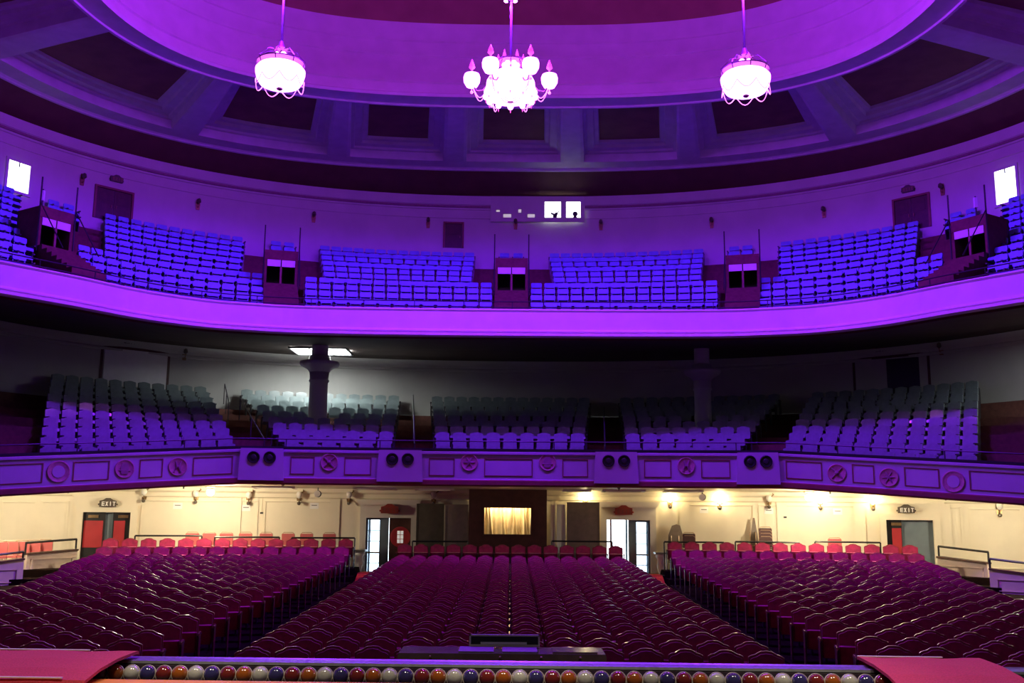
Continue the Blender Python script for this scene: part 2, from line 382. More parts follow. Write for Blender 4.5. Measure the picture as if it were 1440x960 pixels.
# ---- gallery front and rail
GP = frange(R(-66), R(66), 140)
mb = MB(); sweep(mb, GAL, GP, [(.22, zG1 - .03), (.20, zG1), (-.02, zG1), (-.05, zG1 - .04), (-.02, zG1 - .08), (0, zG1 - .10), (-.03, zG0 + .27), (-.04, zG0 + .24)])
gfront = struct(mb.build('trim_gallery_front', 'fascia'))
mb = MB(); sweep(mb, GAL, GP, [(-.04, zG0 + .24), (-.10, zG0 + .21), (-.11, zG0 + .17), (-.06, zG0 + .145), (-.06, zG0 + .125), (-.14, zG0 + .10), (-.15, zG0 + .03), (-.10, zG0), (.1, zG0)])
mb.build('moulding', 'fascia', gfront)
def railing(name, label, cur, fa, fb, dr, z, hs, zf=None, rad=.022, step=1.55, m='black', cat='railing'):
    t = thing(name, label, cat, cur.pt((fa + fb) / 2, dr, E + z)); o0 = Vector(t.location)
    n = max(4, int(abs(fb - fa) / R(1.2)))
    for h in hs:
        mb = MB(); mb.tube([cur.pt(f, dr, E + z + h + (zf(f) if zf else 0)) - o0 for f in frange(fa, fb, n)], rad, 6); mb.build('top_rail' if h == max(hs) else 'lower_rail', m, t)
    L = cur.r(0) * abs(fb - fa); k = max(1, int(L / step))
    for f in frange(fa, fb, k):
        p = cur.pt(f, dr, E + z + (zf(f) if zf else 0)) - o0
        MB().tube([p, p + Vector((0, 0, max(hs)))], rad * .8, 6).build('post', m, t)
    return t
railing('gallery_railing', 'thin dark rail with posts along the top of the gallery front', GAL, R(-60), R(60), .10, zG1, (.07, .27), rad=.020)
# ---- mezzanine front: plain panels between the lamp boxes, medallions
MP = frange(R(-55), R(55), 110)
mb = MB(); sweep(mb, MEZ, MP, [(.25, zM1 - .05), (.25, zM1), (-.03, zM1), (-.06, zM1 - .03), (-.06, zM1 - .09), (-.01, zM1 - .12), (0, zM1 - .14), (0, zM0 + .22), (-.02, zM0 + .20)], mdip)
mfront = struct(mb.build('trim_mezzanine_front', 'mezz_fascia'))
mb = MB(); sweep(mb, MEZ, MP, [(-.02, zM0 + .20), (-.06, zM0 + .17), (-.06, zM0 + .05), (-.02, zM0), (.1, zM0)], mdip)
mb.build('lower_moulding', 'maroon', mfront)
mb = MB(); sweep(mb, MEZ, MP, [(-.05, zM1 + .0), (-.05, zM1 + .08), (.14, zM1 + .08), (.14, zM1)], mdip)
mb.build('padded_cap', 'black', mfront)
railing('mezzanine_railing', 'thin black rail along the top of the mezzanine front', MEZ, R(-50), R(50), .06, zM1 + .05, (.26,), mdip, rad=.020, step=2.4)
BOXES = [(335, 400), (530, 595), (835, 898), (1035, 1097)]
def mphi(x): return hit(x, 655, MEZ)[1]
edges_px = [-40, 335, 400, 530, 595, 835, 898, 1035, 1097, 1480]
MED = [(82, 663), (175, 659), (250, 656), (463, 650), (660, 650), (770, 650), (965, 655), (1177, 665), (1250, 671), (1341, 677)]
segs = [(-40, 335), (400, 530), (595, 835), (898, 1035), (1097, 1480)]
def frame_bar(mb, f0, f1, za, zb): sweep(mb, MEZ, frange(f0, f1, 6), [(0, za), (-.022, za + .006), (-.022, zb - .006), (0, zb)], mdip)
for xa, xb in segs:
    cuts = [xa + 8] + sum([[x - 21, x + 21] for x, y in MED if xa < x < xb], []) + [xb - 8]
    for a, b in zip(cuts[0::2], cuts[1::2]):
        if b - a < 12: continue
        fa, fb = mphi(a), mphi(b); mb = MB(); d = .0016
        frame_bar(mb, fa, fb, zM1 - .24, zM1 - .21); frame_bar(mb, fa, fb, zM0 + .31, zM0 + .34)
        frame_bar(mb, fa, fa + d, zM0 + .31, zM1 - .21); frame_bar(mb, fb - d, fb, zM0 + .31, zM1 - .21)
        mb.build('panel_moulding', 'maroon', mfront)
for i, (x, y) in enumerate(MED):
    p, f = hit(x, y, MEZ); rz = MEZ.rot(f); side = i in (0, 1, 2, 7, 8, 9); rr = .305 if i in (0, 9) else (.27 if side else .265)
    d = MB().lathe([(rr, .0), (rr, -.03), (rr * .93, -.045), (rr * .86, -.03), (rr * .80, -.02), (.001, -.02)], 28, axis='y').build('medallion', 'gold', mfront, True, p, rz)
    mb = MB()                                       # a small raised emblem, different on each
    if i in (0, 9): mb.lathe([(rr * .55, -.02), (rr * .55, -.035), (.001, -.035)], 24, axis='y').build('boss', 'mezz_fascia', d)
    else:
        if i % 4 == 0:
            for k in range(6): a = k * math.pi / 3; mb.tube([(0, -.03, 0), (math.cos(a) * rr * .66, -.03, math.sin(a) * rr * .66)], [.035, .012], 5)
        elif i % 4 == 1:
            mb.slab([(-.09, -.15), (.09, -.15), (.12, .02), (.07, .16), (-.07, .16), (-.12, .02)], -.045, -.02); mb.tube([(-.16, -.03, -.05), (.16, -.03, -.05)], .022, 5)
        elif i % 4 == 2:
            mb.tube([(-.10, -.03, -.16), (-.02, -.03, 0), (-.06, -.03, .15)], [.03, .045, .02], 5); mb.tube([(.10, -.03, -.16), (.03, -.03, 0), (.09, -.03, .16)], [.03, .045, .02], 5)
        else:
            mb.tube([(-.15, -.03, -.15), (.15, -.03, .15)], .025, 5); mb.tube([(.15, -.03, -.15), (-.15, -.03, .15)], .025, 5); mb.ball((0, -.03, 0), .07, 8)
        mb.build('emblem', 'emblem', d)
for i, (xa, xb) in enumerate(BOXES):
    fa, fb = mphi(xa), mphi(xb); fm = (fa + fb) / 2; p = MEZ.pt(fm, -.02, E + zM0 + .14 + mdip(fm)); rz = MEZ.rot(fm); w = (MEZ.pt(fb) - MEZ.pt(fa)).length / 2 * .99
    t = thing('lamp_box', ['leftmost', 'left of the middle', 'right of the middle', 'rightmost'][i] + ' pale box with two dark round ports on the mezzanine front', 'lamp box', p, rz)
    MB().slab([(-w, -.02), (w, -.02), (w * .93, .93), (-w * .93, .93)], -.13, .02).build('body', 'mezz_fascia', t)
    for sx in (-.235, .235):
        q = MB().lathe([(.185, -.12), (.185, -.17), (.165, -.18), (.15, -.135), (.001, -.135)], 20, (sx, 0, .66), axis='y').build('port', 'black', t)
        MB().lathe([(.09, -.14), (.07, -.155), (.001, -.16)], 14, (sx, 0, .66), axis='y').build('lens', 'iron', q)

# ---- upper back wall
mb = MB(); sweep(mb, WALL, frange(R(-112), R(112), 160), [(0, 5.0), (0, zW + .05), (.3, zW + .05), (.3, 5.0)])
wall_upper = struct(mb.build('wall_upper', 'upper_wall'))
fb0, fb1 = hit(690, 280, WALL)[1], hit(822, 280, WALL)[1]
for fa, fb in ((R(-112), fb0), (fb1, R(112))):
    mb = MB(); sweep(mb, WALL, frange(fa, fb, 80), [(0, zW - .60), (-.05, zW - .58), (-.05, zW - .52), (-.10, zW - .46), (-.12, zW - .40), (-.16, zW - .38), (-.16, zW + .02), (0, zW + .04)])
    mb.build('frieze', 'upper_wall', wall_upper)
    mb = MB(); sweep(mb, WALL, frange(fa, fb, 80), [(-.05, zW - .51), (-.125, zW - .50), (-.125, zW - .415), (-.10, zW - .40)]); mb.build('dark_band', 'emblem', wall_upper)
    mb = MB(); sweep(mb, WALL, frange(fa, fb, 80), [(0, zW - 1.0), (-.03, zW - .99), (-.03, zW - .95), (0, zW - .94)]); mb.build('moulding', 'upper_wall', wall_upper)
mb = MB()
for sx in (-1, 1):
    X = sx * 20.2; mb.box(min(X, X + sx * .3), max(X, X + sx * .3), 6, 27, -0.2, E + zW + .1)
struct(MB().box(-20.5, -20.2, 6, 27, -.2, E + zW + .1).build('wall_left', 'upper_wall'))
struct(MB().box(20.2, 20.5, 6, 27, -.2, E + zW + .1).build('wall_right', 'upper_wall'))

# ---- ceiling: brown band, coffered ring, cove, dome
def annulus(mb, ca, cb, za, zb, phis, mi=0):
    mb.strip([[ca.pt(p, 0, E + za), cb.pt(p, 0, E + zb)] for p in phis], mi)
WO = Curve(CC, lambda ph: WALL.fn(ph) + .3)
mb = MB(); annulus(mb, WO, RA, zW + .02, zR - .05, FULL); ceiling = struct(mb.build('ceiling', 'brown'))
mb = MB(); sweep(mb, RA, FULL, [(.10, zR - .05), (.06, zR - .12), (-.02, zR - .10), (-.04, zR - .04), (-.08, zR - .02), (-.1, zR)]); mb.build('ring_moulding', 'ring', ceiling, smooth=False)
half = [(-7.4, 7.4, -10.1, 10.1), (11.0, 24.7, 14.7, 32.8), (27.9, 44.7, 35.8, 51.9), (48.1, 70.6, 54.7, 72.4), (74.0, 106.0, 76.8, 103.2)]
cof = [half[0]] + [c for h in half[1:] for c in (h, (-h[1], -h[0], -h[3], -h[2]))]
cof += [(180 - h[1], 180 - h[0], 180 - h[3], 180 - h[2]) for h in half[1:4]] + [(h[0] - 180, h[1] - 180, h[2] - 180, h[3] - 180) for h in half[1:4]] + [(172.6, 187.4, 169.9, 190.1)]
def ringpt(fo, fi, t, z):       # t 0 = outer edge of coffers, 1 = inner edge
    return RAi.pt(fo, 0, E + z).lerp(RB.pt(fi, 0, E + z), t)
mb = MB(); annulus(mb, RA, RAi, zR, zR, FULL); mb.build('outer_band', 'ring', ceiling)
mb = MB(); annulus(mb, RB, RC, zR, zR, FULL); mb.build('inner_band', 'ring', ceiling)
mb = MB(); sweep(mb, RB, FULL, [(.06, zR), (.05, zR - .07), (-.05, zR - .07), (-.06, zR)]); mb.build('ring_moulding', 'ring', ceiling)
cs = sorted(cof)
for i, c in enumerate(cs):      # radial beams between coffers
    d = cs[(i + 1) % len(cs)]; o1, i1 = d[0], d[2]
    if i == len(cs) - 1: o1 += 360; i1 += 360
    mb = MB(); rows = []
    for t in frange(0, 1, 6): rows.append([ringpt(R(c[1] + (o1 - c[1]) * u), R(c[3] + (i1 - c[3]) * u), t, zR - (0.03 if 0.12 < u < .88 else 0)) for u in (0, .13, .2, .5, .8, .87, 1)])
    mb.strip(rows); mb.build('ceiling_beam', 'ring', ceiling)
for c in cof:
    N = 8
    def pt(u, t, z): return ringpt(R(c[0] + (c[1] - c[0]) * u), R(c[2] + (c[3] - c[2]) * u), t, z)
    wd_ = (pt(1, .5, 0) - pt(0, .5, 0)).length
    def loop(e, z):             # closed outline inset by e metres
        eu = e / wd_; et = e / 5.2
        a = [pt(u, et, z) for u in frange(eu, 1 - eu, N)]; b = [pt(1 - eu, t, z) for t in frange(et, 1 - et, 4)][1:]
        d = [pt(u, 1 - et, z) for u in frange(1 - eu, eu, N)][1:]; g = [pt(eu, t, z) for t in frange(1 - et, et, 4)][1:]
        return a + b + d + g
    mb = MB()
    L = [loop(0, zR), loop(.02, zR + .34), loop(.14, zR + .36), loop(.16, zR + .44), loop(.42, zR + .46), loop(.46, zR + .58), loop(.62, zR + .60), loop(.66, zR + .72)]
    mb.strip(L); fr = mb.build('coffer_frame', 'ring', ceiling)
    eu = .66 / wd_; et = .66 / 5.2; mb = MB()
    mb.strip([[pt(u, t, zR + .71) for u in frange(eu, 1 - eu, N)] for t in frange(et, 1 - et, 3)]); mb.build('coffer_panel', 'coffer', fr)
mb = MB(); sweep(mb, RC, FULL, [(0, zR), (-.08, zR - .05), (-.12, zR + .05), (0, zR + .12), (.10, zR + .5), (.12, zR + .52), (.05, zR + .56), (.08, zR + .62)]); mb.build('cove_base_moulding', 'cove', ceiling)
mb = MB(); rows = []
for p in FULL:
    rows.append([RC.pt(p, .08, E + zR + .62).lerp(RD.pt(p, 0, E + zD), t) + Vector((math.sin(p), math.cos(p), 0)) * (.25 * math.sin(math.pi * t)) for t in (0, .15, .3, .45, .6, .75, .88, 1)])
mb.strip(rows); mb.build('cove', 'cove', ceiling, True)
for zz, dr in ((.45, .12), (.70, .12)):
    mb = MB(); rows = []
    for p in FULL:
        n = Vector((math.sin(p), math.cos(p), 0)); b = RC.pt(p, .08, E + zR + .62).lerp(RD.pt(p, 0, E + zD), zz) + n * (.25 * math.sin(math.pi * zz))
        rows.append([b, b - n * .06 + Vector((0, 0, .03)), b - n * .06 + Vector((0, 0, .09)), b + Vector((0, 0, .12))])
    mb.strip(rows); mb.build('cove_moulding', 'cove', ceiling)
mb = MB(); mb.strip([[RD.pt(p, (s - 1) * RD.r(p), E + zD + 2.2 * math.sqrt(max(0, 1 - s * s)) ** 1.3) for s in (1, .97, .9, .75, .5, .25, .02)] for p in FULL])
mb.build('dome', 'dome', ceiling, True)
# ================================================================== SEATS
def camel(w, z0, z1, sh):       # outline of a seat back with a raised, rounded crest
    h = w / 2
    return [(-h, z0), (h, z0), (h, z1 - sh - .02), (h - .03, z1 - sh), (h * .62, z1 - sh * .75), (h * .34, z1 - .008), (0, z1), (-h * .34, z1 - .008), (-h * .62, z1 - sh * .75), (-h + .03, z1 - sh), (-h, z1 - sh - .02)]
def lean(mb, z0=.42, k=.16): mb.v = [(x, y + (z - z0) * k, z) for x, y, z in mb.v]; return mb
def tip(mb, ang, py, pz):       # rotate about the hinge axis (x) at (py, pz)
    c, s = math.cos(ang), math.sin(ang); mb.v = [(x, py + (y - py) * c - (z - pz) * s, pz + (y - py) * s + (z - pz) * c) for x, y, z in mb.v]; return mb
def cushion(w, d, h, z): # rounded seat pad, front towards -y
    mb = MB(); a = w / 2
    prof = [(-a, z + .015), (-a + .02, z), (a - .02, z), (a, z + .015), (a, z + h - .03), (a - .04, z + h), (-a + .04, z + h), (-a, z + h - .03)]
    return mb.slab(prof, -d, 0)
def kind_red():
    pad = lean(MB().slab(camel(.41, .46, .845, .055), -.035, 0.0)); fr = lean(MB().slab(camel(.45, .34, .875, .06), 0.0, .045))
    seat = tip(cushion(.42, .31, .075, .35), R(-80), -.05, .36)
    st = MB().box(-.012, .012, -.28, .06, .0, .60).box(-.015, .015, -.36, .10, .575, .60)
    ar = MB().bbox(-.019, .019, -.38, -.02, .60, .635, .008)
    return [('backrest', fr, 'seat_wood', 0), ('back_cushion', pad, 'seat_red', 1), ('seat_cushion', seat, 'seat_red', 0), ('standard', st, 'iron', 0), ('armrest', ar, 'arm', 4)]
def kind_blue():
    bk = lean(MB().bbox(-.205, .205, -.03, .03, .715, .90, .03).bbox(-.205, .205, -.03, .03, .46, .655, .03).box(-.19, -.165, .0, .03, .40, .88).box(.165, .19, .0, .03, .40, .88), .42, .14); seat = tip(cushion(.39, .40, .10, .37), R(-8), -.05, .42)
    st = MB().box(-.015, .015, -.30, .04, .0, .60).box(-.022, .022, -.38, .0, .59, .63)
    return [('backrest', bk, 'seat_blue', 0), ('seat_cushion', seat, 'seat_blue', 0), ('standard', st, 'iron', 0)]
def kind_green():
    bk = lean(MB().slab(camel(.44, .40, .92, .035), -.045, .03), .42, .15); seat = tip(cushion(.44, .42, .10, .38), R(-12), -.03, .42)
    st = MB().box(-.015, .015, -.30, .04, .0, .60).box(-.028, .028, -.38, .0, .59, .63)
    return [('backrest', bk, 'seat_green', 0), ('seat_cushion', seat, 'seat_green', 0), ('standard', st, 'iron', 0)]
def place_seats(name, parts, seats, sp, cat, group, stuff_label, limit=300):
    """seats: list of (pos, rz, label, last_in_row); the nearest `limit` in view become things of their own, the rest one object"""
    meshes = {}
    for pn, mb, m, par in parts:
        if pn in ('standard', 'armrest'): mb.v = [(x - sp / 2, y, z) for x, y, z in mb.v]
        meshes[pn] = mb.mesh(pn, m)
    def vis(s):
        if s[0].y < 3: return False
        x, y = proj(s[0] + Vector((0, 0, .8))); return -25 < x < 1465 and -20 < y < 945
    order = sorted(range(len(seats)), key=lambda i: (0 if vis(seats[i]) else 1, seats[i][0].length))
    near = order[:limit]; far = order[limit:]
    for i in near:
        p, rz, lab, last = seats[i]
        t = thing(name, lab, cat, p, rz, group)
        made = []
        for pn, mb, m, par in parts:
            o = bpy.data.objects.new(pn, meshes[pn]); COL.objects.link(o)
            o.parent = made[par - 1] if par else t; made.append(o)
            if pn == 'armrest': o.parent = made[3]
            if last and pn == 'standard':
                c = o.copy(); COL.objects.link(c); c.parent = t; c.location = (sp, 0, 0)
                if 'armrest' in meshes:
                    a = bpy.data.objects.new('armrest', meshes['armrest']); COL.objects.link(a); a.parent = c
    V = []; F = []; MI = []; mats = []; base = 0
    for pn, mb, m, par in parts:
        if m not in mats: mats.append(m)
    for i in far:
        p, rz, lab, last = seats[i]
        if not vis(seats[i]): continue
        c, s = math.cos(rz), math.sin(rz)
        for pn, mb, m, par in parts:
            for extra in ((0,) if not (last and pn in ('standard', 'armrest')) else (0, sp)):
                a = np.array(mb.v); a[:, 0] += extra
                V.append(np.stack([a[:, 0] * c - a[:, 1] * s + p.x, a[:, 0] * s + a[:, 1] * c + p.y, a[:, 2] + p.z], 1))
                F += [tuple(k + base for k in f) for f in mb.f]; MI += [mats.index(m)] * len(mb.f); base += len(a)
    if V:
        b = MB(); b.v = np.concatenate(V).tolist(); b.f = F; b.m = MI
        tag(b.build(name + '_rows', mats), stuff_label, cat, kind='stuff')
# ---- stalls
seats = []
NR = 24
def stall_row(k, block):
    r = 21.5 + .8 * k + .0
    if block == 'centre': x0, x1, fz = -3.55, 3.55, zc
    else:
        xo = float(np.interp(k, [0, 10, 15, 17, 23], [9.4, 9.8, 10.6, 11.2, 12.1])); fz = zs
        x0, x1 = (-xo, -4.85) if block == 'left' else (4.85, xo)
    a0, a1 = math.asin(x0 / r), math.asin(x1 / r); n = int((a1 - a0) * r / .507 + .02); out = []
    for i in range(n):
        a = a0 + (a1 - a0) * (i + .5) / n; x = r * math.sin(a)
        who = {'centre': 'from the left in the centre block', 'left': 'from the aisle in the left block', 'right': 'from the aisle in the right block'}[block]
        idx = i if block != 'left' else n - 1 - i
        lab = 'red plush stalls chair, %s row, %s %s' % (ORD[k] if k < 20 else 'rear', nth(idx), who)
        out.append((Vector((x, ARC_C + r * math.cos(a), fz(r))), -a, lab, i == n - 1))
    return out
for k in range(NR):
    for b in ('centre', 'left', 'right'): seats += stall_row(k, b)
place_seats('stalls_chair', kind_red(), seats, .507, 'chair', 'red stalls chairs', 'rows of red plush stalls chairs reaching back to the rear wall')
# ---- curved upper tiers
def phi_for(px, row, zk, k, dip=None):       # bearing at which row k is seen at pixel column px
    lo, hi = R(-64), R(64)
    for _ in range(40):
        m = (lo + hi) / 2; r = row(m, k + .6); p = (math.sin(m) * r, OC + math.cos(m) * r, E + zk(k) + .6)
        if proj(p)[0] < px: lo = m
        else: hi = m
    return lo
def tier_block(row, zk, N, k0, k1, xa0, xb0, xa1, xb1, pitch, lab, dip=None, extra=0.0):
    out = []
    for k in range(k0, k1 + 1):
        t = (k - k0) / max(1, k1 - k0)
        fa = phi_for(xa0 + (xa1 - xa0) * t, row, zk, k); fb = phi_for(xb0 + (xb1 - xb0) * t, row, zk, k)
        fs = frange(fa, fb, 60)
        P = [Vector((math.sin(f) * (row(f, k + .68)), OC + math.cos(f) * (row(f, k + .68)), 0)) for f in fs]
        acc = [0]
        for i in range(60): acc.append(acc[-1] + (P[i + 1] - P[i]).length)
        n = max(1, int(acc[-1] / pitch + .02)); m_ = 0
        for i in range(n - m_):
            s = acc[-1] * (i + .5 + .5 * m_) / n; f = float(np.interp(s, acc, fs)); d = dip(f) * (1 - k / N) if dip else 0
            p = Vector((math.sin(f) * row(f, k + .68), OC + math.cos(f) * row(f, k + .68), E + zk(k) + d))
            a = row(f - .005, k + .68), row(f + .005, k + .68)
            rz = math.atan2(math.cos(f + .005) * a[1] - math.cos(f - .005) * a[0], math.sin(f + .005) * a[1] - math.sin(f - .005) * a[0])
            out.append((p, rz, lab % (ORD[k], nth(i)), i == n - m_ - 1))
    return out
GL = 'blue gallery chair, %s row, %s from the left in the '
gs = []
for nm, lo, upx in (('far left block', (-140, 40), (-150, 22)), ('left block', (110, 372), (147, 343)), ('left-centre block', (428, 693), (449, 668)), ('right-centre block', (745, 1010), (772, 990)),
                    ('right block', (1065, 1326), (1096, 1292)), ('far right block', (1396, 1580), (1416, 1590))):
    gs += tier_block(grow, gz, NG, 0, 4, lo[0], lo[1], lo[0], lo[1], .475, GL + nm)
    gs += tier_block(grow, gz, NG, 5, 10, upx[0] + (6 if upx[0] > 300 and upx[0] < 1000 else 0), upx[1] - 4, upx[0], upx[1], .475, GL + nm)
for nm, a, b in (('stair head beside the far left block', 66, 108), ('stair head left of centre', 379, 416), ('middle stair head', 700, 738), ('stair head right of centre', 1023, 1060), ('stair head beside the far right block', 1332, 1376)):
    gs += tier_block(grow, gz, NG, 9, 10, a, b, a, b, .475, GL.replace('in the ', 'above the ') + nm)
place_seats('gallery_chair', kind_blue(), gs, .475, 'chair', 'blue gallery chairs', 'upper rows of blue gallery chairs rising to the back wall')
MLB = 'grey-green vinyl mezzanine chair, %s row, %s from the left in the '
ms = []
for nm, q in (('far left block', (55, 334, 72, 292)), ('left block', (405, 552, 338, 563)), ('middle block', (612, 822, 606, 830)), ('right block', (880, 1036, 870, 1098)), ('far right block', (1098, 1375, 1140, 1376))):
    ms += tier_block(mrow, mz, NM, 0, NM - 1, q[0], q[1], q[2], q[3], .52, MLB + nm, mdip)
cols = [atY(450, 540, 37.2), atY(987, 540, 37.2)]
ms = [q for q in ms if all(math.hypot(q[0].x - c.x, q[0].y - c.y) > .72 for c in cols)]
place_seats('mezzanine_chair', kind_green(), ms, .52, 'chair', 'grey-green mezzanine chairs', 'dark upper rows of grey-green vinyl mezzanine chairs')
# ================================================================== CHANDELIERS AND VIOLET LED WASH LAMPS
ztop = E + zD + 2.0
def chandelier_side(px, py, which):
    p = atY(px, py, CC); t = thing('chandelier', which, 'chandelier', p)
    MB().tube([(0, 0, .66), (0, 0, ztop - p.z)], .035, 8).build('rod', 'rod', t)
    MB().lathe([(.10, -.34), (.36, -.31), (.54, -.23), (.62, -.10), (.66, .06), (.665, .16), (.60, .24), (.46, .28), (.30, .29)], 28).build('glass_bowl', 'bowl', t, True)
    b = MB(); b.lathe([(.01, -.42), (.07, -.39), (.09, -.36), (.05, -.33)], 10); b.build('finial', 'cage', t)
    for k in range(8):
        a = k * math.pi / 4 + .2; b = MB(); pts = []
        for s in frange(0, 1, 8):
            aa = a + s * math.pi / 4; pts.append((.64 * math.cos(aa), .64 * math.sin(aa), -.12 - .24 * math.sin(math.pi * s)))
        b.tube(pts, .012, 4).build('bead_swag', 'bead', t)
    c = MB()
    for k in range(8):
        a = k * math.pi / 4; c.tube([(.60 * math.cos(a), .60 * math.sin(a), .24), (.66 * math.cos(a), .66 * math.sin(a), .40), (.40 * math.cos(a), .40 * math.sin(a), .68), (.12 * math.cos(a), .12 * math.sin(a), .74), (.04 * math.cos(a), .04 * math.sin(a), .92)], .016, 5)
    c.lathe([(.63, .34), (.65, .34), (.65, .37), (.63, .37)], 24); c.lathe([(.05, .72), (.24, .74), (.10, .82), (.05, 1.0)], 14)
    c.build('scroll_crown', 'cage', t)
    for k in range(4):
        a = k * math.pi / 2 + .7; MB().ball((.13 * math.cos(a), .13 * math.sin(a), .58), .085, 10).build('bulb', 'bowl', t, True)
    return t
def chandelier_main(px, py):
    p = atY(px, py, CC); t = thing('chandelier', 'large central chandelier with six arms of lit glass cups round a big bowl', 'chandelier', p)
    MB().tube([(0, 0, .80), (0, 0, ztop - p.z)], .035, 8).build('rod', 'rod', t)
    MB().lathe([(.10, -.44), (.36, -.41), (.60, -.33), (.70, -.24), (.70, -.15), (.665, -.06), (.65, .10), (.56, .27), (.42, .36), (.26, .39)], 28).build('glass_bowl', 'bowl', t, True)
    MB().lathe([(.01, -.50), (.09, -.47), (.08, -.45), (.04, -.42)], 10).build('finial', 'cage', t)
    for q in range(3):
        b = MB(); pts = [((.25 - .05 * q) * math.cos(a), -.30 , -.42 - (.20 - .06 * q) * math.sin(a)) for a in frange(0, math.pi, 10)]; b.tube(pts, .011, 4).build('bead_swag', 'bead', t)
    for k in range(12):
        a = k * math.pi / 6; MB().ball((.66 * math.cos(a), .66 * math.sin(a), -.32), .085, 8).build('drop_bulb', 'bowl', t, True)
        MB().tube([(.66 * math.cos(a), .66 * math.sin(a), -.41), (.66 * math.cos(a), .66 * math.sin(a), -.50)], [.02, .004], 5).build('pendant', 'flame', t)
    for k in range(6):
        a = k * math.pi / 3; ca, sa = math.cos(a), math.sin(a)
        arm = MB().tube([(.40 * ca, .40 * sa, .34), (.56 * ca, .56 * sa, .10), (.74 * ca, .74 * sa, -.12), (.90 * ca, .90 * sa, -.16), (1.0 * ca, 1.0 * sa, -.02)], .022, 6).build('arm', 'cage', t)
        MB().lathe([(.05, -.06), (.15, -.02), (.215, .10), (.225, .24), (.20, .32), (.10, .35)], 16, (1.05 * ca, 1.05 * sa, 0)).build('glass_cup', 'bowl', arm, True)
        MB().lathe([(.03, .35), (.02, .46), (.085, .52), (.06, .62), (.004, .76)], 10, (1.05 * ca, 1.05 * sa, 0)).build('flame_finial', 'flame', arm, True)
        MB().tube([(1.05 * ca, 1.05 * sa, -.06), (1.05 * ca, 1.05 * sa, -.14)], .012, 5).ball((1.05 * ca, 1.05 * sa, -.19), .045, 8).build('pendant', 'bead', arm)
        for q in range(2):
            pts = [((.62 + .40 * s) * ca, (.62 + .40 * s) * sa, -.04 - (.30 + .10 * q) * math.sin(math.pi * s)) for s in frange(0, 1, 8)]
            MB().tube(pts, .012, 4).build('bead_swag', 'bead', arm)
    c = MB()
    for k in range(8):
        a = k * math.pi / 4; c.tube([(.40 * math.cos(a), .40 * math.sin(a), .48), (.34 * math.cos(a), .34 * math.sin(a), .62), (.30 * math.cos(a), .30 * math.sin(a), .72), (.05 * math.cos(a), .05 * math.sin(a), .82)], .016, 5)
    c.lathe([(.36, .66), (.38, .66), (.38, .71), (.36, .71)], 20); c.build('scroll_crown', 'cage', t)
    for k in range(6):
        a = k * math.pi / 3; MB().lathe([(.05, .72), (.045, .76), (.004, .92)], 8, (.34 * math.cos(a), .34 * math.sin(a), 0)).build('flame_finial', 'flame', t)
        MB().ball((.17 * math.cos(a), .17 * math.sin(a), .60), .08, 8).build('bulb', 'bowl', t, True)
    return t
chandelier_side(394, 107, 'left hanging chandelier, a glowing bowl under a wire crown')
chandelier_main(718, 121)
chandelier_side(1048.5, 117, 'right hanging chandelier, a glowing bowl under a wire crown')
LEDP = []
for px, which in ((394, 'left'), (718, 'central'), (1048.5, 'right')):
    p = atY(px, 2 if px == 718 else -14, CC)
    t = thing('wash_lamp', 'violet LED wash lamp clamped high on the %s chandelier rod' % which, 'stage lamp', p)
    MB().lathe([(.08, .0), (.10, .10), (.06, .34), (.036, .36)], 12).build('clamp', 'iron', t)
    for k in range(4):
        a = k * math.pi / 2 + math.pi / 4; c = Vector((.17 * math.cos(a), .17 * math.sin(a), .08))
        h = MB().lathe([(.06, .0), (.085, .02), (.085, .20), (.04, .24)], 12, c).build('head', 'iron', t)
        MB().lathe([(.07, -.005), (.05, -.03), (.001, -.035)], 12, c).build('lens', 'led', h)
        MB().tube([(0, 0, .16), c + Vector((0, 0, .16))], .02, 5).build('bracket', 'iron', t)
    l = lamp('wash_lamp_light', 'SPOT', p, PURPLE, {'left': 3700, 'central': 5600, 'right': 3700}[which], .18, None, 172, .12)
    l.parent = t; l.location = (0, 0, -.12)
    l = lamp('wash_lamp_spill', 'POINT', p, (0.30, 0.02, 1.0), {'left': 1900, 'central': 2500, 'right': 1900}[which], .2)
    l.parent = t; l.location = (0, -.35, .1)

# ================================================================== UPPER BACK WALL FITTINGS
def on_wall(px, py, cur): p, f = hit(px, py, cur); return p, cur.rot(f), p.length * FPX / max(1e-6, 1) if False else f
def pxm(p): return (p.y * cp + (p.z - E) * sp) / FPX          # metres per pixel at a point
# projection booth front
p, f = hit(756, 297, WALL); rz = WALL.rot(f); k = pxm(p)
t = struct(obj('wall_projection_booth', None, None, p, rz))
w = 66 * k
def lx(px): return (px - 756) * k
def lz(py): return (297 - py) * k
mb = MB(); ports = [(697, 704, 296, 301, 'port'), (707, 720, 302, 309, 'port'), (728, 734, 295, 302, 'port'), (741, 753, 302, 309, 'port'), (765, 789.5, 284, 309, 'booth_light'), (795, 817, 284, 309, 'booth_light')]
xs = sorted(set([690, 822] + [q for o in ports for q in o[:2]])); ys = sorted(set([277, 314] + [q for o in ports for q in o[2:4]]))
for i in range(len(xs) - 1):
    for j in range(len(ys) - 1):
        cx, cy = (xs[i] + xs[i + 1]) / 2, (ys[j] + ys[j + 1]) / 2
        if any(a < cx < b and c < cy < d for a, b, c, d, m in ports): continue
        mb.box(lx(xs[i]), lx(xs[i + 1]), -.20, -.12, lz(ys[j + 1]), lz(ys[j]))
mb.build('booth_front', 'upper_wall', t)
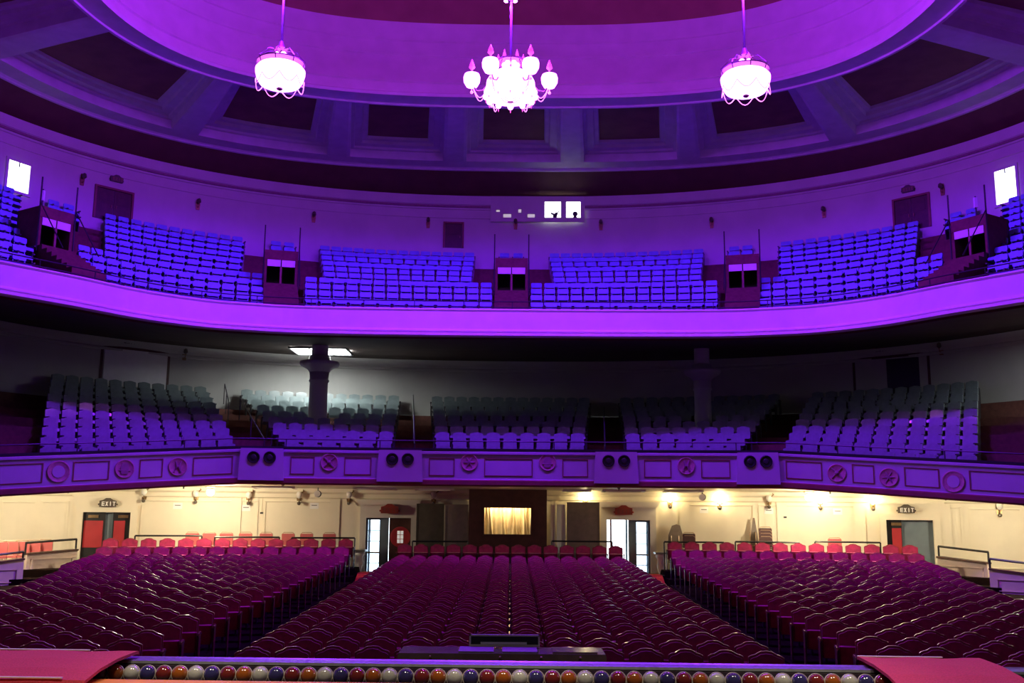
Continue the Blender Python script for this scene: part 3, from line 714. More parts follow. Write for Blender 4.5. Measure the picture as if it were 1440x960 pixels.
for i, (a, b, c, d, m) in enumerate(ports):
    big = m == 'booth_light'
    win = MB(); x0, x1, z0, z1 = lx(a), lx(b), lz(d), lz(c)
    e = .03
    for q in ((x0, x1, z0, z0 + e), (x0, x1, z1 - e, z1), (x0, x0 + e, z0, z1), (x1 - e, x1, z0, z1)): win.box(q[0], q[1], -.215, -.17, q[2], q[3])
    wn = win.build('window_frame', 'upper_wall', t)
    MB().box(x0, x1, -.13, -.125, z0, z1).build('lit_pane', m, wn)
    if big:
        th = thing('follow_spot', ('dark follow spot standing in the left lit booth window', 'dark rounded spotlight standing in the right lit booth window')[i - 4], 'spotlight', t.matrix_world @ Vector((0, 0, 0)))
        bpy.context.view_layer.update()
        th.location = Matrix.Translation(p) @ Matrix.Rotation(rz, 4, 'Z') @ Vector(((x0 + x1) / 2 + .05, -.165, z0 + .02)); th.rotation_euler = (0, 0, rz)
        if i == 4:
            MB().slab([(-.05, 0), (.12, 0), (.15, .12), (.18, .22), (.10, .28), (.02, .20), (-.12, .26), (-.15, .20), (-.04, .13)], -.02, .02).build('housing', 'black', th)
            MB().tube([(.16, 0, .24), (.24, 0, .34)], .02, 5).build('handle', 'black', th)
        else:
            MB().lathe([(.02, -.02), (.10, -.015), (.12, .01), (.05, .02)], 14, (0.03, 0, .20), axis='y').build('housing', 'black', th)
            MB().slab([(-.08, 0), (.12, 0), (.08, .12), (-.02, .12)], -.015, .015).build('stand', 'black', th)
# doors, windows, sconces of the gallery wall
def dark_door(px0, px1, py0, py1, name, cur, slope=0, leaves=2):
    a, fa = hit(px0, py0, cur); b, fb = hit(px1, py0 + slope, cur); p = cur.pt((fa + fb) / 2, -.02, (a.z + b.z) / 2); rz = cur.rot((fa + fb) / 2)
    w = (b - a).length / 2; h = (py1 - py0) * pxm(a) + .3
    d = struct(obj(name, None, None, p, rz))
    MB().box(-w - .08, -w, -.08, .05, -h, .08).box(w, w + .08, -.08, .05, -h, .08).box(-w, w, -.08, .05, 0, .08).build('door_frame', 'maroon', d)
    for i in range(leaves):
        x0 = -w + 2 * w * i / leaves; x1 = -w + 2 * w * (i + 1) / leaves
        lf = MB().box(x0 + .01, x1 - .01, -.02, .03, -h, -.01).build('door_leaf', 'darkwood', d)
        MB().box(x0 + .12, x1 - .12, -.035, -.02, -h * .45, -.15).build('door_panel', 'darkwood', lf)
        MB().tube([(x1 - .1 if i == 0 else x0 + .1, -.06, -h * .6), (x1 - .1 if i == 0 else x0 + .1, -.06, -h * .5)], .015, 5).build('handle', 'brass', lf)
    return d
dark_door(136, 185, 262, 296, 'door_5', WALL, 12); dark_door(1258, 1305, 283, 318, 'door_6', WALL, -9); dark_door(626, 650, 315, 340, 'door_7', WALL, 0, 1)
def letters(mb, text, x, z, h, y, wd=.55, th=.16):       # block letters made of bars
    w = h * wd; s = h * th
    for ch in text:
        if ch == 'E': mb.box(x, x + s, y - .01, y, z, z + h); [mb.box(x, x + w, y - .01, y, z + q, z + q + s) for q in (0, (h - s) / 2, h - s)]
        elif ch == 'X':
            mb.slab([(x, z), (x + s, z), (x + w, z + h), (x + w - s, z + h)], y - .01, y); mb.slab([(x + w - s, z), (x + w, z), (x + s, z + h), (x, z + h)], y - .01, y)
        elif ch == 'I': mb.box(x + (w - s) / 2, x + (w + s) / 2, y - .01, y, z, z + h)
        elif ch == 'T': mb.box(x + (w - s) / 2, x + (w + s) / 2, y - .01, y, z, z + h); mb.box(x, x + w, y - .01, y, z + h - s, z + h)
        x += w * 1.28
    return mb
def exit_sign(px, py, cur, label, m='signface', sc=1.0, text='paper', dr=0.0):
    p, f = hit(px, py, cur, dr); rz = cur.rot(f); t = thing('exit_sign', label, 'exit sign', cur.pt(f, dr - .01, p.z), rz)
    a = .40 * sc; h = .15 * sc
    MB().slab([(-a, -h), (a, -h), (a, h), (a * .6, h * 1.25), (a * .25, h * 1.9), (-a * .25, h * 1.9), (-a * .6, h * 1.25), (-a, h)], -.12, .0).build('case', m, t)
    letters(MB(), 'EXIT', -a * .72, -h * .72, h * 1.45, -.122, .62, .2).build('lettering', text, t)
    for sx in (-1, 1): MB().ball((sx * a * 1.06, -.06, -h * .2), .05 * sc, 8).build('scroll', m, t)
    return t
exit_sign(163, 253, WALL, 'dark exit sign above the gallery door on the left', sc=.62, text='brass'); exit_sign(1278, 267, WALL, 'dark exit sign above the gallery door on the right', sc=.62, text='brass')
def lit_window(px, name, mirror):
    pts = [hit(x, y, WALL)[0] for x, y in px]; p, f = hit(sum(q[0] for q in px) / 4, sum(q[1] for q in px) / 4, WALL); rz = WALL.rot(f)
    w = max((pts[1] - pts[0]).length, .6) / 2; h = abs(pts[0].z - pts[3].z) / 2
    o = struct(obj(name, None, None, WALL.pt(f, -.03, p.z), rz))
    MB().box(-w - .1, w + .1, -.05, .0, -h - .1, -h).box(-w - .1, w + .1, -.05, 0, h, h + .1).box(-w - .1, -w, -.05, 0, -h, h).box(w, w + .1, -.05, 0, -h, h).build('window_frame', 'upper_wall', o)
    MB().box(-w, w, -.012, -.004, -h, h).build('window_pane', 'booth_light', o)
    s = -1 if mirror else 1
    MB().box(-.02, .02, -.03, -.012, h - .16, h).build('latch', 'black', o)
    return o
lit_window([(12, 222), (42, 232), (37, 280), (8, 262)], 'window_1', False); lit_window([(1399, 246), (1428, 239), (1432, 268), (1404, 292)], 'window_2', True)
def wall_sconce_small(px, py, label, cur=WALL, dr=0.0):
    p, f = hit(px, py, cur, dr); t = thing('wall_sconce', label, 'wall lamp', cur.pt(f, dr - .01, p.z), cur.rot(f))
    MB().slab([(-.07, -.22), (.07, -.22), (.09, 0), (.05, .24), (-.05, .24), (-.09, 0)], -.04, 0).build('backplate', 'brass', t)
    MB().tube([(0, -.04, -.10), (0, -.16, -.12), (0, -.18, .02)], .02, 6).build('arm', 'brass', t)
    MB().lathe([(.03, 0), (.09, .06), (.07, .18), (.02, .22)], 10, (0, -.18, .02)).build('shade', 'signface', t)
    return t
for i, (x, y) in enumerate([(115, 253), (278, 288), (441, 306), (602, 314), (725, 316), (845, 317), (1001, 314), (1159, 299), (1326, 267)]):
    wall_sconce_small(x, y, 'small dark unlit sconce high on the gallery wall, %s from the left' % nth(i))
# ---- gallery stair heads
def stair_head(px, ybot, label, w_px):
    k0 = 2.35
    lo, hi = R(-64), R(64)
    for _ in range(40):
        m = (lo + hi) / 2; r = grow(m, k0); q = (math.sin(m) * r, OC + math.cos(m) * r, E + gz(2) + .5)
        if proj(q)[0] < px: lo = m
        else: hi = m
    f = lo; r = grow(f, 3.3); p = Vector((math.sin(f) * r, OC + math.cos(f) * r, E + gz(2) + 1.15)); k = pxm(p); w = w_px / 2 * k
    a = grow(f - .01, 3.3), grow(f + .01, 3.3); rz = math.atan2(math.cos(f + .01) * a[1] - math.cos(f - .01) * a[0], math.sin(f + .01) * a[1] - math.sin(f - .01) * a[0])
    t = struct(obj('stair_head', None, None, p, rz)); t.name = 'trim_stair_head'
    oh = .66
    MB().box(-w, -w + .09, 0, 1.2, -.3, oh + .56).box(w - .09, w, 0, 1.2, -.3, oh + .56).build('side_wall', 'tier', t)
    MB().box(-w, w, 1.1, 1.2, -.3, oh + .56).build('rear_wall', 'black', t)
    MB().box(-w + .09, w - .09, .3, 1.1, -.3, -.26).build('landing', 'black', t)
    MB().box(-.035, .035, -.01, .06, 0, oh).build('mullion', 'riser', t)
    for s in (-1, 1): MB().box(min(s * .02, s * (w - .1)), max(s * .02, s * (w - .1)), -.02, .03, oh, oh + .24).build('pale_lintel', 'ivory', t)
    MB().box(-w, w, -.02, .06, oh + .24, oh + .56).build('parapet', 'tier', t)
    MB().box(-w, w, -.02, 1.2, oh + .56, oh + .60).build('roof', 'tier', t)
    for i in range(7):
        MB().box(-w, w, -.27 * (i + 1), -.27 * i, -1.4, -.02 - .15 * i).build('step', 'tier', t)
    for s in (-1, 1):
        MB().tube([(s * (w + .03), -.03, -.2), (s * (w + .03), -.03, oh + 1.5)], .025, 6).build('pole', 'black', t)
        MB().tube([(s * (w + .03), -1.4, -.3), (s * (w + .03), -.03, oh + .7)], .02, 5).build('handrail', 'black', t)
for px, yb, wpx in ((84, 380, 52), (398, 428, 46), (719, 432, 46), (1041, 434, 46), (1357, 395, 54)): stair_head(px, yb, '', wpx)
# equipment by the far stair heads
for i, (x, y, lab) in enumerate([(60, 278, 'white-topped stand lamp beside the left gallery stair head'), (1372, 288, 'white-topped stand lamp beside the right gallery stair head')]):
    p = atY(x, y, 33.0 * S + 1.0); t = thing('stand_lamp', lab, 'lamp stand', p - Vector((0, 0, 1.2)))
    MB().tube([(0, 0, -.5), (0, 0, 1.5)], .025, 6).build('pole', 'black', t); MB().box(-.05, .05, -.05, .05, 1.1, 1.45).build('tag', 'white', t)
    MB().lathe([(.25, -.5), (.22, -.46), (.03, -.42)], 12).build('base', 'black', t)
# ================================================================== MEZZANINE FITTINGS
def column(px, ytop, ybot, Y, wpx, label):
    a = atY(px, ytop, Y); b = atY(px, ybot, Y); k = pxm(a); r = wpx / 2 * k; z1 = a.z - .32
    t = struct(obj('trim_column', None, None, (a.x, Y, b.z - 1.2)))
    h = z1 + .3 - (b.z - 1.2)
    MB().lathe([(r * .9, h), (r * .9, h + .9)], 16).build('upper_shaft', 'mezz_fascia', t, True)
    MB().lathe([(r * 1.05, 0), (r * 1.02, .3), (r, .32), (r * .97, h - 1.0), (r * 1.08, h - .97), (r * 1.08, h - .90), (r, h - .88), (r * 1.05, h - .62)], 22).build('shaft', 'mezz_fascia', t, True)
    MB().lathe([(r * 1.05, h - .62), (r * 1.3, h - .50), (r * 2.0, h - .38), (r * 2.15, h - .30), (r * 2.1, h - .22), (r * 1.2, h - .16), (r * 1.1, h)], 24).build('capital', 'mezz_fascia', t, True)
column(450, 500, 572, 37.2, 26, ''); column(987, 512, 576, 37.2, 24, '')
def ceiling_panel(px0, px1, py, label, Y0, Y1, n=3):
    a = atY(px0, py, (Y0 + Y1) / 2); b = atY(px1, py, (Y0 + Y1) / 2); w = (b.x - a.x) / 2
    t = thing('ceiling_light', label, 'ceiling light', ((a.x + b.x) / 2, (Y0 + Y1) / 2, E + 6.20)); d = (Y1 - Y0) / 2
    MB().box(-w - .06, w + .06, -d - .06, -d, -.08, .0).box(-w - .06, w + .06, d, d + .06, -.08, 0).box(-w - .06, -w, -d, d, -.08, 0).box(w, w + .06, -d, d, -.08, 0).build('frame', 'black', t)
    MB().box(-w, w, -d, d, -.03, .0).build('diffuser', 'panel_light', t)
    for i in range(1, n): MB().box(-w + 2 * w * i / n - .02, -w + 2 * w * i / n + .02, -d, d, -.08, -.03).build('bar', 'black', t)
    return t
ceiling_panel(414, 490, 497, 'bright white ceiling light above the flared mezzanine column', 37.9, 39.6)
ceiling_panel(1470, 1520, 470, 'bright white ceiling light at the far right of the mezzanine', 29.5, 31.0)
# pale door and openings in the mezzanine wall
def flat_on(cur, px0, px1, py0, py1, slope, m, name, parent_kind, th=.06, dr=-.03):
    a, fa = hit(px0, py0, cur); b, fb = hit(px1, py0 + slope, cur); c, fc = hit(px0, py1, cur); f = (fa + fb) / 2
    w = (b - a).length / 2; h = a.z - c.z
    return cur.pt(f, dr, (a.z + b.z) / 2 - h), cur.rot(f), w, h
def mezz_door(q, name, pale_left, pale_right, pm='white'):
    p, rz, w, h = flat_on(MWALL, *q, 'white', '', '')
    d = struct(obj(name, None, None, p, rz))
    MB().box(-w - .1, -w, -.06, .04, -1.0, h + .1).box(w, w + .1, -.06, .04, -1.0, h + .1).box(-w, w, -.06, .04, h, h + .1).build('door_frame', 'darkwood', d)
    x = -w + 2 * w * pale_left; y = -w + 2 * w * pale_right
    MB().box(x, y, -.05, .02, -1.0, h).build('door_leaf', pm, d)
    for xa, xb in ((-w, x), (y, w)):
        if xb - xa > .03: MB().box(xa, xb, -.01, .02, -1.0, h).build('dark_opening', 'black', d)
mezz_door((146, 236, 489, 530, 8), 'door_8', .02, 1.0); mezz_door((1202, 1303, 508, 545, -10), 'door_9', 0.0, .44, 'mezz_wall')
exit_sign(180, 481, MWALL, 'dark red exit sign above the pale mezzanine door on the left', 'redsign', .7, 'iron'); exit_sign(1240, 492, MWALL, 'dark red exit sign above the mezzanine door on the right', 'redsign', .7, 'iron')
wall_sconce_small(259, 499, 'small dark sconce beside the pale mezzanine door', MWALL); wall_sconce_small(1324, 491, 'small dark sconce beside the right mezzanine door', MWALL)
for xa, ya, xb, yb, lab in ((338, 560, 372, 618, 'sloping handrail by the left mezzanine aisle'), (581, 555, 583, 624, 'handrail in the aisle left of the middle mezzanine block'), (849, 572, 851, 628, 'handrail in the aisle right of the middle mezzanine block'), (1408, 570, 1412, 632, 'handrail in the far right mezzanine aisle'), (316, 540, 322, 566, 'short rail post behind the left mezzanine block')):
    a = atY(xa, ya, 36.5 if xa > 330 else 39.5); b = atY(xb, yb, 31.6 if xa > 330 else 37.0)
    t = thing('aisle_handrail', lab, 'handrail', b - Vector((0, 0, .7)))
    o = Vector(t.location); MB().tube([a - o, b - o], .022, 6).build('rail', 'iron', t)
    for q in (0, .5, 1): c = (a.lerp(b, q)) - o; MB().tube([c, c - Vector((0, 0, .8))], .018, 5).build('post', 'iron', t)
# ================================================================== STALLS LEVEL FITTINGS
# ---- aisle carpets
for sx, lab in ((-1, 'dusky red carpet runner along the left stalls aisle'), (1, 'dusky red carpet runner along the right stalls aisle')):
    mb = MB(); rs = frange(21.0, 40.3, 24) + [40.65, 41.0]
    mb.strip([[(x, arcY(x, r), zc(r) + .012) for x in (sx * 3.66, sx * 4.1, sx * 4.66)] for r in rs])
    tag(mb.build('aisle_carpet', 'carpet'), lab, 'carpet')
# ---- doors in the back wall
def door_frame_main(i, name):
    fa, fb, zt, kind = openings[i]; f = (fa + fb) / 2; w = (BACK.pt(fb) - BACK.pt(fa)).length / 2; p = BACK.pt(f, 0, .30); rz = BACK.rot(f); h = zt - .30
    d = struct(obj(name, None, None, p, rz)); e = .20
    MB().box(-w - e, -w, -.10, .25, 0, h + e).box(w, w + e, -.10, .25, 0, h + e).box(-w, w, -.10, .25, h, h + e).build('door_frame', 'ivory' if kind == 'main' else 'cream', d)
    if kind == 'main':
        MB().box(-w - e, w + e, -.08, .02, h + e, h + e + .22).slab([(-w - e - .02, h + e + .22), (w + e + .02, h + e + .22), (w + e + .14, h + e + .36), (w + e + .14, h + e + .40), (-w - e - .14, h + e + .40), (-w - e - .14, h + e + .36)], -.20, .0).build('entablature', 'ivory', d)
    else:
        MB().box(-w - e - .1, w + e + .1, -.05, .02, h + e, h + e + .30).box(-w - e - .15, w + e + .15, -.12, .0, h + e + .30, h + e + .36).build('entablature', 'cream', d)
    return d, w, h
def glazed_leaf(d, x0, x1, h, y=.10, rows=5, frame='slate', bottom=.12, rot=0.0, hinge=0):
    root = MB(); e = .07
    root.box(x0, x0 + e, y, y + .05, 0, h).box(x1 - e, x1, y, y + .05, 0, h).box(x0 + e, x1 - e, y, y + .05, h - e, h).box(x0 + e, x1 - e, y, y + .05, 0, bottom * h)
    lf = root.build('door_leaf', frame, d)
    z0, z1 = bottom * h, h - e
    for r in range(rows):
        a = z0 + (z1 - z0) * r / rows; b = z0 + (z1 - z0) * (r + 1) / rows
        MB().box(x0 + e, x1 - e, y + .022, y + .028, a + .012, b - .012).build('pane', 'pane', lf)
        if r: MB().box(x0 + e, x1 - e, y + .01, y + .04, a - .012, a + .012).build('muntin', frame, lf)
    MB().box(x0 + e, x1 - e, y - .05, y - .02, h * .44, h * .46).build('push_bar', 'brass', lf)
    return lf
# left main doors: bright glazed leaf, post, dark red closed leaf with a round window
d, w, h = door_frame_main(1, 'door_1')
glazed_leaf(d, -w, -w + .52, h)
MB().box(-w + .52, -w + .76, .05, .17, 0, h).build('door_post', 'slate', d)
lf = MB().box(-w + .78, w, .06, .12, 0, h).build('door_leaf', 'darkwood', d)
cx = (-w + .80 + w) / 2
MB().lathe([(.34, .055), (.34, .04), (.30, .03), (.001, .03)], 24, (cx, 0, h * .70), axis='y').build('round_window', 'redleaf', lf)
for a in range(3):
    for b in range(2): MB().box(cx - .10 + b * .11, cx - .01 + b * .11, .02, .03, h * .70 - .20 + a * .14, h * .70 - .08 + a * .14).build('pane', 'port', lf)
# right main doors: one side standing open, slate post, glazed leaf
d, w, h = door_frame_main(2, 'door_2')
MB().box(.0, .20, .05, .17, 0, h).build('door_post', 'slate', d)
glazed_leaf(d, .20, w, h)
o = MB().box(-.03, .03, .15, .62, 0, h).build('door_leaf', 'maroon', d); o.location = (-w + .14, 0, 0)
# side doors: leaves with red upper panels, slate gap between
def side_leaf(d, x0, x1, h, redx, y=.08):
    lf = MB().box(x0, x1, y, y + .05, 0, h).build('door_leaf', 'black', d)
    MB().box(redx[0], redx[1], y - .015, y, h * .50, h * .88).build('red_panel', 'redleaf', lf)
    MB().box(x0 + .15, x0 + .45, y - .06, y - .02, h * .92, h * .96).build('door_closer', 'brass', lf)
    return lf
d, w, h = door_frame_main(0, 'door_3')
side_leaf(d, -w, -w + .66, h, (-w + .04, -w + .60)); MB().box(-w + .66, w - .52, .18, .22, 0, h).build('dark_gap', 'slate', d); side_leaf(d, w - .52, w, h, (w - .48, w - .15))
d, w, h = door_frame_main(3, 'door_4')
side_leaf(d, -w, -w + .46, h, (-w + .16, -w + .44)); MB().box(-w + .46, w, .16, .20, 0, h).build('door_leaf', 'slate', d)
exit_sign(152, 708, BACK, 'dark bronze exit sign above the left side door of the stalls', 'signface', .62, 'paper', -.12)
exit_sign(548, 717, BACK, 'dark red exit sign above the left main doors of the stalls', 'redsign', .72, 'maroon', -.2)
exit_sign(877, 719, BACK, 'dark red exit sign above the right main doors of the stalls', 'redsign', .72, 'maroon', -.2)
exit_sign(1274, 717, BACK, 'dark bronze exit sign above the right side door of the stalls', 'signface', .62, 'paper', -.12)
# lobby beyond the main doors: tiled floor and a daylit glazed front
for i in (1, 2):
    fa, fb, zt, kind = openings[i]; f = (fa + fb) / 2; p = BACK.pt(f, .25, .30); rz = BACK.rot(f)
    L = struct(obj('floor_lobby', None, None, p, rz))
    MB().box(-1.6, 1.6, -.25, 3.0, -.05, .0).build('tile_floor', 'lobby', L)
    MB().box(-1.6, -1.55, 0, 3.0, 0, 2.6).box(1.55, 1.6, 0, 3.0, 0, 2.6).build('lobby_wall', 'slate', L)
    MB().box(-1.6, 1.6, 0, 3.0, 2.6, 2.65).build('lobby_ceiling', 'ivory', L)
    g = MB().box(-1.5, 1.5, 2.9, 2.95, .02, 2.5).build('daylit_glass', 'day', L)
    for x in (-.75, 0, .75): MB().box(x - .04, x + .04, 2.84, 2.9, 0, 2.5).build('glazing_bar', 'slate', L)
# low white scrolled walls flanking the aisles at the doors
for sx, px, lab in ((-1, 505, 'white end post of the low wall beside the left main doors'), (1, 922, 'white end post of the low wall beside the right main doors')):
    x = sx * 4.93; t = thing('end_post', lab, 'low wall', (x, arcY(x, 41.35), .30))
    MB().lathe([(.20, 0), (.20, .10), (.13, .16), (.11, .40), (.17, .62), (.14, .82), (.20, .90), (.20, .98), (.05, 1.0)], 18).build('baluster', 'white', t, True)
    MB().box(-.24, .24, -.24, .24, 1.0, 1.06).build('cap', 'steel', t)
# ---- sconces
def sconce(px, py, lit, label):
    p, f = hit(px, py, BACK); t = thing('sconce', label, 'wall lamp', BACK.pt(f, -.005, p.z), BACK.rot(f))
    MB().slab([(-.06, -.20), (.06, -.20), (.09, -.02), (.06, .22), (0, .30), (-.06, .22), (-.09, -.02)], -.03, 0).build('backplate', 'brass', t)
    MB().tube([(0, -.03, -.06), (0, -.14, -.16), (0, -.22, -.10), (0, -.22, -.02)], .018, 6).build('arm', 'brass', t)
    MB().lathe([(.03, -.04), (.08, .01), (.10, .08), (.08, .15), (.04, .18)], 14, (0, -.22, 0)).build('globe', 'globe_on' if lit else 'globe_off', t, True)
    MB().ball((0, -.20, -.20), .06, 10).build('finial', 'signface', t)
    if not lit: MB().tube([(.06, -.22, .12), (.15, -.20, .20), (.10, -.10, .26)], .02, 5).build('scroll', 'brass', t)
    return t
for i, (x, y, lit) in enumerate([(203, 695, 0), (276, 697, 0), (350, 699, 0), (421, 699, 0), (491, 699, 0), (610, 699, 0), (823, 702, 1), (942, 704, 1), (1012, 706, 1), (1081, 704, 0), (1153, 706, 1), (1227, 707, 1), (1405, 715, 0)]):
    lab = ('glowing' if lit else 'unlit') + ' sconce on the cream back wall, %s from the left among the thirteen' % nth(i)
    sconce(x, y, lit, lab)
# ---- bright floods on the mezzanine underside; outer pair added unseen to brighten the sides
for px, lab in ((306, 'bright flood lamp under the mezzanine edge on the left'), (1128, 'bright flood lamp under the mezzanine edge on the right'), (40, 'added unseen flood lamp under the mezzanine near the left parapets'), (1400, 'added unseen flood lamp under the mezzanine near the right parapets')):
    f = mphi(px); side = px in (40, 1400); p = MEZ.pt(f, 1.3 if side else .75, E + (.60 if side else .70 + mdip(f) * .6)); t = thing('flood_lamp', lab, 'flood lamp', p)
    MB().lathe([(.16, 0), (.16, -.03), (.10, -.05), (.09, -.10)], 14).build('ceiling_rose', 'brass', t)
    MB().ball((0, 0, -.17), .11, 12).build('bulb', 'lamp_on', t, True)
for px, py, lab in ((450, 688, 'small spotlight hanging under the mezzanine left of the booth'), (985, 688, 'small spotlight hanging under the mezzanine right of the booth')):
    f = hit(px, py, BACK)[1]; t = thing('spotlight', lab, 'spotlight', BACK.pt(f, -1.6, E + .70), BACK.rot(f))
    MB().tube([(0, 0, 0), (0, 0, -.12)], .02, 6).build('stem', 'black', t)
    h_ = MB().lathe([(.06, -.14), (.11, -.10), (.11, .10), (.09, .12)], 14, (0, 0, -.20), axis='y').build('can', 'black', t)
    MB().lathe([(.10, -.145), (.10, -.16), (.001, -.16)], 14, (-.02, 0, -.20), axis='y').build('lens', 'globe_off', h_)
for i, px in enumerate((82, 107, 266, 403, 868, 1160, 1319, 1353, 1434)):
    f = hit(px, 690, BACK)[1]; t = thing('sprinkler', 'small dark sprinkler head under the mezzanine, %s from the left' % nth(i), 'sprinkler', MEZ.pt(mphi(px), .5, E + zM0 + .02 + mdip(mphi(px)) * .8))
    MB().lathe([(.05, 0), (.05, -.03), (.02, -.05), (.03, -.09), (.005, -.10)], 10).build('head', 'iron', t); MB().lathe([(.07, .01), (.07, -.01), (.05, -.012)], 12).build('escutcheon', 'brass', t)
# ---- notices
for i, (x, y) in enumerate([(250, 711), (346, 714), (442, 711), (990, 717), (1081, 718), (1178, 719)]):
    p, f = hit(x, y, BACK); t = thing('paper_notice', 'white paper notice on the cream back wall, %s of six from the left' % nth(i), 'notice', BACK.pt(f, -.006, p.z), BACK.rot(f))
    MB().box(-.14, .14, -.006, 0, -.10, .10).build('sheet', 'paper', t); MB().box(-.09, .09, -.008, -.006, .005, .03).build('printed_line', 'ink', t)
for x, y, lab in ((368, 721, 'small dark box on the wall left of the main doors'), (1104, 727, 'small dark box on the wall right of the main doors')):
    p, f = hit(x, y, BACK); t = thing('wall_switch', lab, 'wall box', BACK.pt(f, -.003, p.z), BACK.rot(f))
    MB().box(-.05, .05, -.05, 0, -.03, .03).build('case', 'black', t); MB().tube([(0, -.02, .03), (0, -.012, .85)], .008, 5).build('conduit', 'cream', t)
# ---- control booth with a curtained window
p, f = hit(714, 730, BACK, -.95); k = pxm(Vector((p.x, p.y, p.z))); bz = .30
W2 = 55 * k; zt = atY(714, 685, p.y).z; wx0, wx1 = (681 - 714) * k, (746.5 - 714) * k; wz0, wz1 = atY(714, 751, p.y).z, atY(714, 714, p.y).z
t = thing('control_booth', 'dark brown control booth with a lit curtained window behind the centre block', 'booth', (p.x, p.y, bz))
H = zt - bz; a0, a1 = wz0 - bz, wz1 - bz
MB().box(-W2, wx0, 0, .06, 0, H).box(wx1, W2, 0, .06, 0, H).box(wx0, wx1, 0, .06, 0, a0).box(wx0, wx1, 0, .06, a1, H).build('front_panel', 'darkwood', t)
MB().box(-W2, -W2 + .05, .06, .85, 0, H).box(W2 - .05, W2, .06, .85, 0, H).build('side_panel', 'darkwood', t)
MB().box(-W2, W2, 0, .85, H, H + .04).build('roof', 'darkwood', t)
mb = MB(); e = .035; mb.box(wx0 - e, wx1 + e, -.03, .02, a0 - e, a0).box(wx0 - e, wx1 + e, -.03, .02, a1, a1 + e).box(wx0 - e, wx0, -.03, .02, a0, a1).box(wx1, wx1 + e, -.03, .02, a0, a1); wf = mb.build('window_frame', 'darkwood', t)
for c0, c1 in ((wx0 - .05, (wx0 + wx1) / 2 + .10), ((wx0 + wx1) / 2 + .06, wx1 + .05)):
    mb = MB(); n = 44; rows = []
    for z in frange(a0 - .1, a1 + .1, 6): rows.append([(c0 + (c1 - c0) * i / n + .03 * math.sin(z * 3 + i * .3), .34 + .045 * math.sin(i * .85 + math.sin(z * 2.2 + i * .1)) + .02 * math.sin(i * .37), z) for i in range(n + 1)])
    mb.strip(rows); mb.build('curtain', 'curtain', t, True)
l = bpy.data.lights.new('booth_lamp_light', 'AREA'); l.shape = 'RECTANGLE'; l.size = 1.3; l.size_y = .12; l.energy = 34; l.color = (1, .80, .50)
lo = bpy.data.objects.new('booth_lamp_light', l); COL.objects.link(lo); lo.parent = t; lo.location = (0, .14, a1 + .22); lo.rotation_euler = (R(25), 0, 0)
MB().box(-.65, .65, .10, .18, a1 + .26, a1 + .30).build('strip_lamp', 'white', t)
# ---- screens and vestibule walls either side of the booth
def screen(x0, x1, yt, label, m, off=-.6, z0=.30):
    a, fa = hit(x0, yt, BACK, off); b, fb = hit(x1, yt, BACK, off); f = (fa + fb) / 2; w = (b - a).length / 2; z = (a.z + b.z) / 2
    t = thing('folding_screen', label, 'screen', BACK.pt(f, off, z0), BACK.rot(f)); h = z - z0
    MB().box(-w, w, -.02, .02, .04, h).build('panel', m, t); MB().box(-w, -w + .04, -.035, .035, 0, h).box(w - .04, w, -.035, .035, 0, h).box(-w, w, -.035, .035, h - .04, h).build('frame', m, t)
    for s in (-1, 1): MB().box(s * w * .8 - .03, s * w * .8 + .03, -.2, .2, 0, .04).build('foot', 'black', t)
screen(586, 625, 708, 'dark olive screen beside the left main doors', 'olive'); screen(626, 659, 709, 'lighter brown screen between olive screen and booth', 'table', -.75)
screen(797, 843, 706, 'greyish brown screen left of the right main doors', 'table', -.5)
screen(774, 781, 709, 'narrow cream screen panel hard against the booth', 'cream', -.7); screen(783, 795, 709, 'narrow white screen panel right of the booth', 'white', -.45)
# ---- rails behind the last rows
for i, (xa, xb, y) in enumerate([(190, 284, 753), (302, 393, 755), (410, 499, 756), (580, 658, 761), (776, 861, 761), (934, 1018, 762), (1034, 1124, 762), (1146, 1238, 762)]):
    cur = Curve(ARC_C, lambda ph: 40.55); a = hit(xa, y, cur); b = hit(xb, y, cur); z = (a[0].z + b[0].z) / 2
    base = zs(40.3) - .15 if i not in (3, 4) else zc(40.3) - .15
    railing('rear_railing', 'black rail behind the last stalls row, %s from the left' % nth(i), cur, a[1], b[1], 0, base - E, (z - base,), rad=.03, step=1.05)
# ---- loose chairs
def make_chair():
    bk = MB().bbox(-.20, .20, .16, .20, .50, .86, .03); seat = MB().bbox(-.21, .21, -.22, .20, .42, .48, .02)
    fr = MB().tube([(-.20, .20, .40), (-.20, .21, .84), (-.14, .21, .90), (.14, .21, .90), (.20, .21, .84), (.20, .20, .40)], .014, 6)
    legs = [MB().tube([(sx * .19, sy * .19, .43), (sx * .20, sy * .21, 0)], .013, 6) for sx in (-1, 1) for sy in (-1, 1)]
    return bk.mesh('backrest', 'chair_pink'), seat.mesh('seat', 'chair_pink'), fr.mesh('back_frame', 'chair_frame'), [q.mesh('leg', 'chair_frame') for q in legs], bk.mesh('backrest', 'chair_dark'), seat.mesh('seat', 'chair_dark')
CH = make_chair()
def loose_chair(p, rz, label, dark=False, group=None):
    t = thing('stacking_chair', label, 'chair', p, rz, group)
    obj('backrest', CH[4] if dark else CH[0], t); obj('seat', CH[5] if dark else CH[1], t); obj('back_frame', CH[2], t)
    for q in CH[3]: obj('leg', q, t)
    return t
for sx in (-1, 1):
    mb = MB(); xs = frange(sx * 5.3, sx * 11.6, 12)
    mb.strip([[(x, arcY(x, r), z) for x in xs] for r, z in ((40.36, .4), (40.36, 1.0), (41.95, 1.0))]); struct(mb.build('floor_rear_platform', 'darkwood'))
c2 = Curve(ARC_C, lambda ph: 41.0)
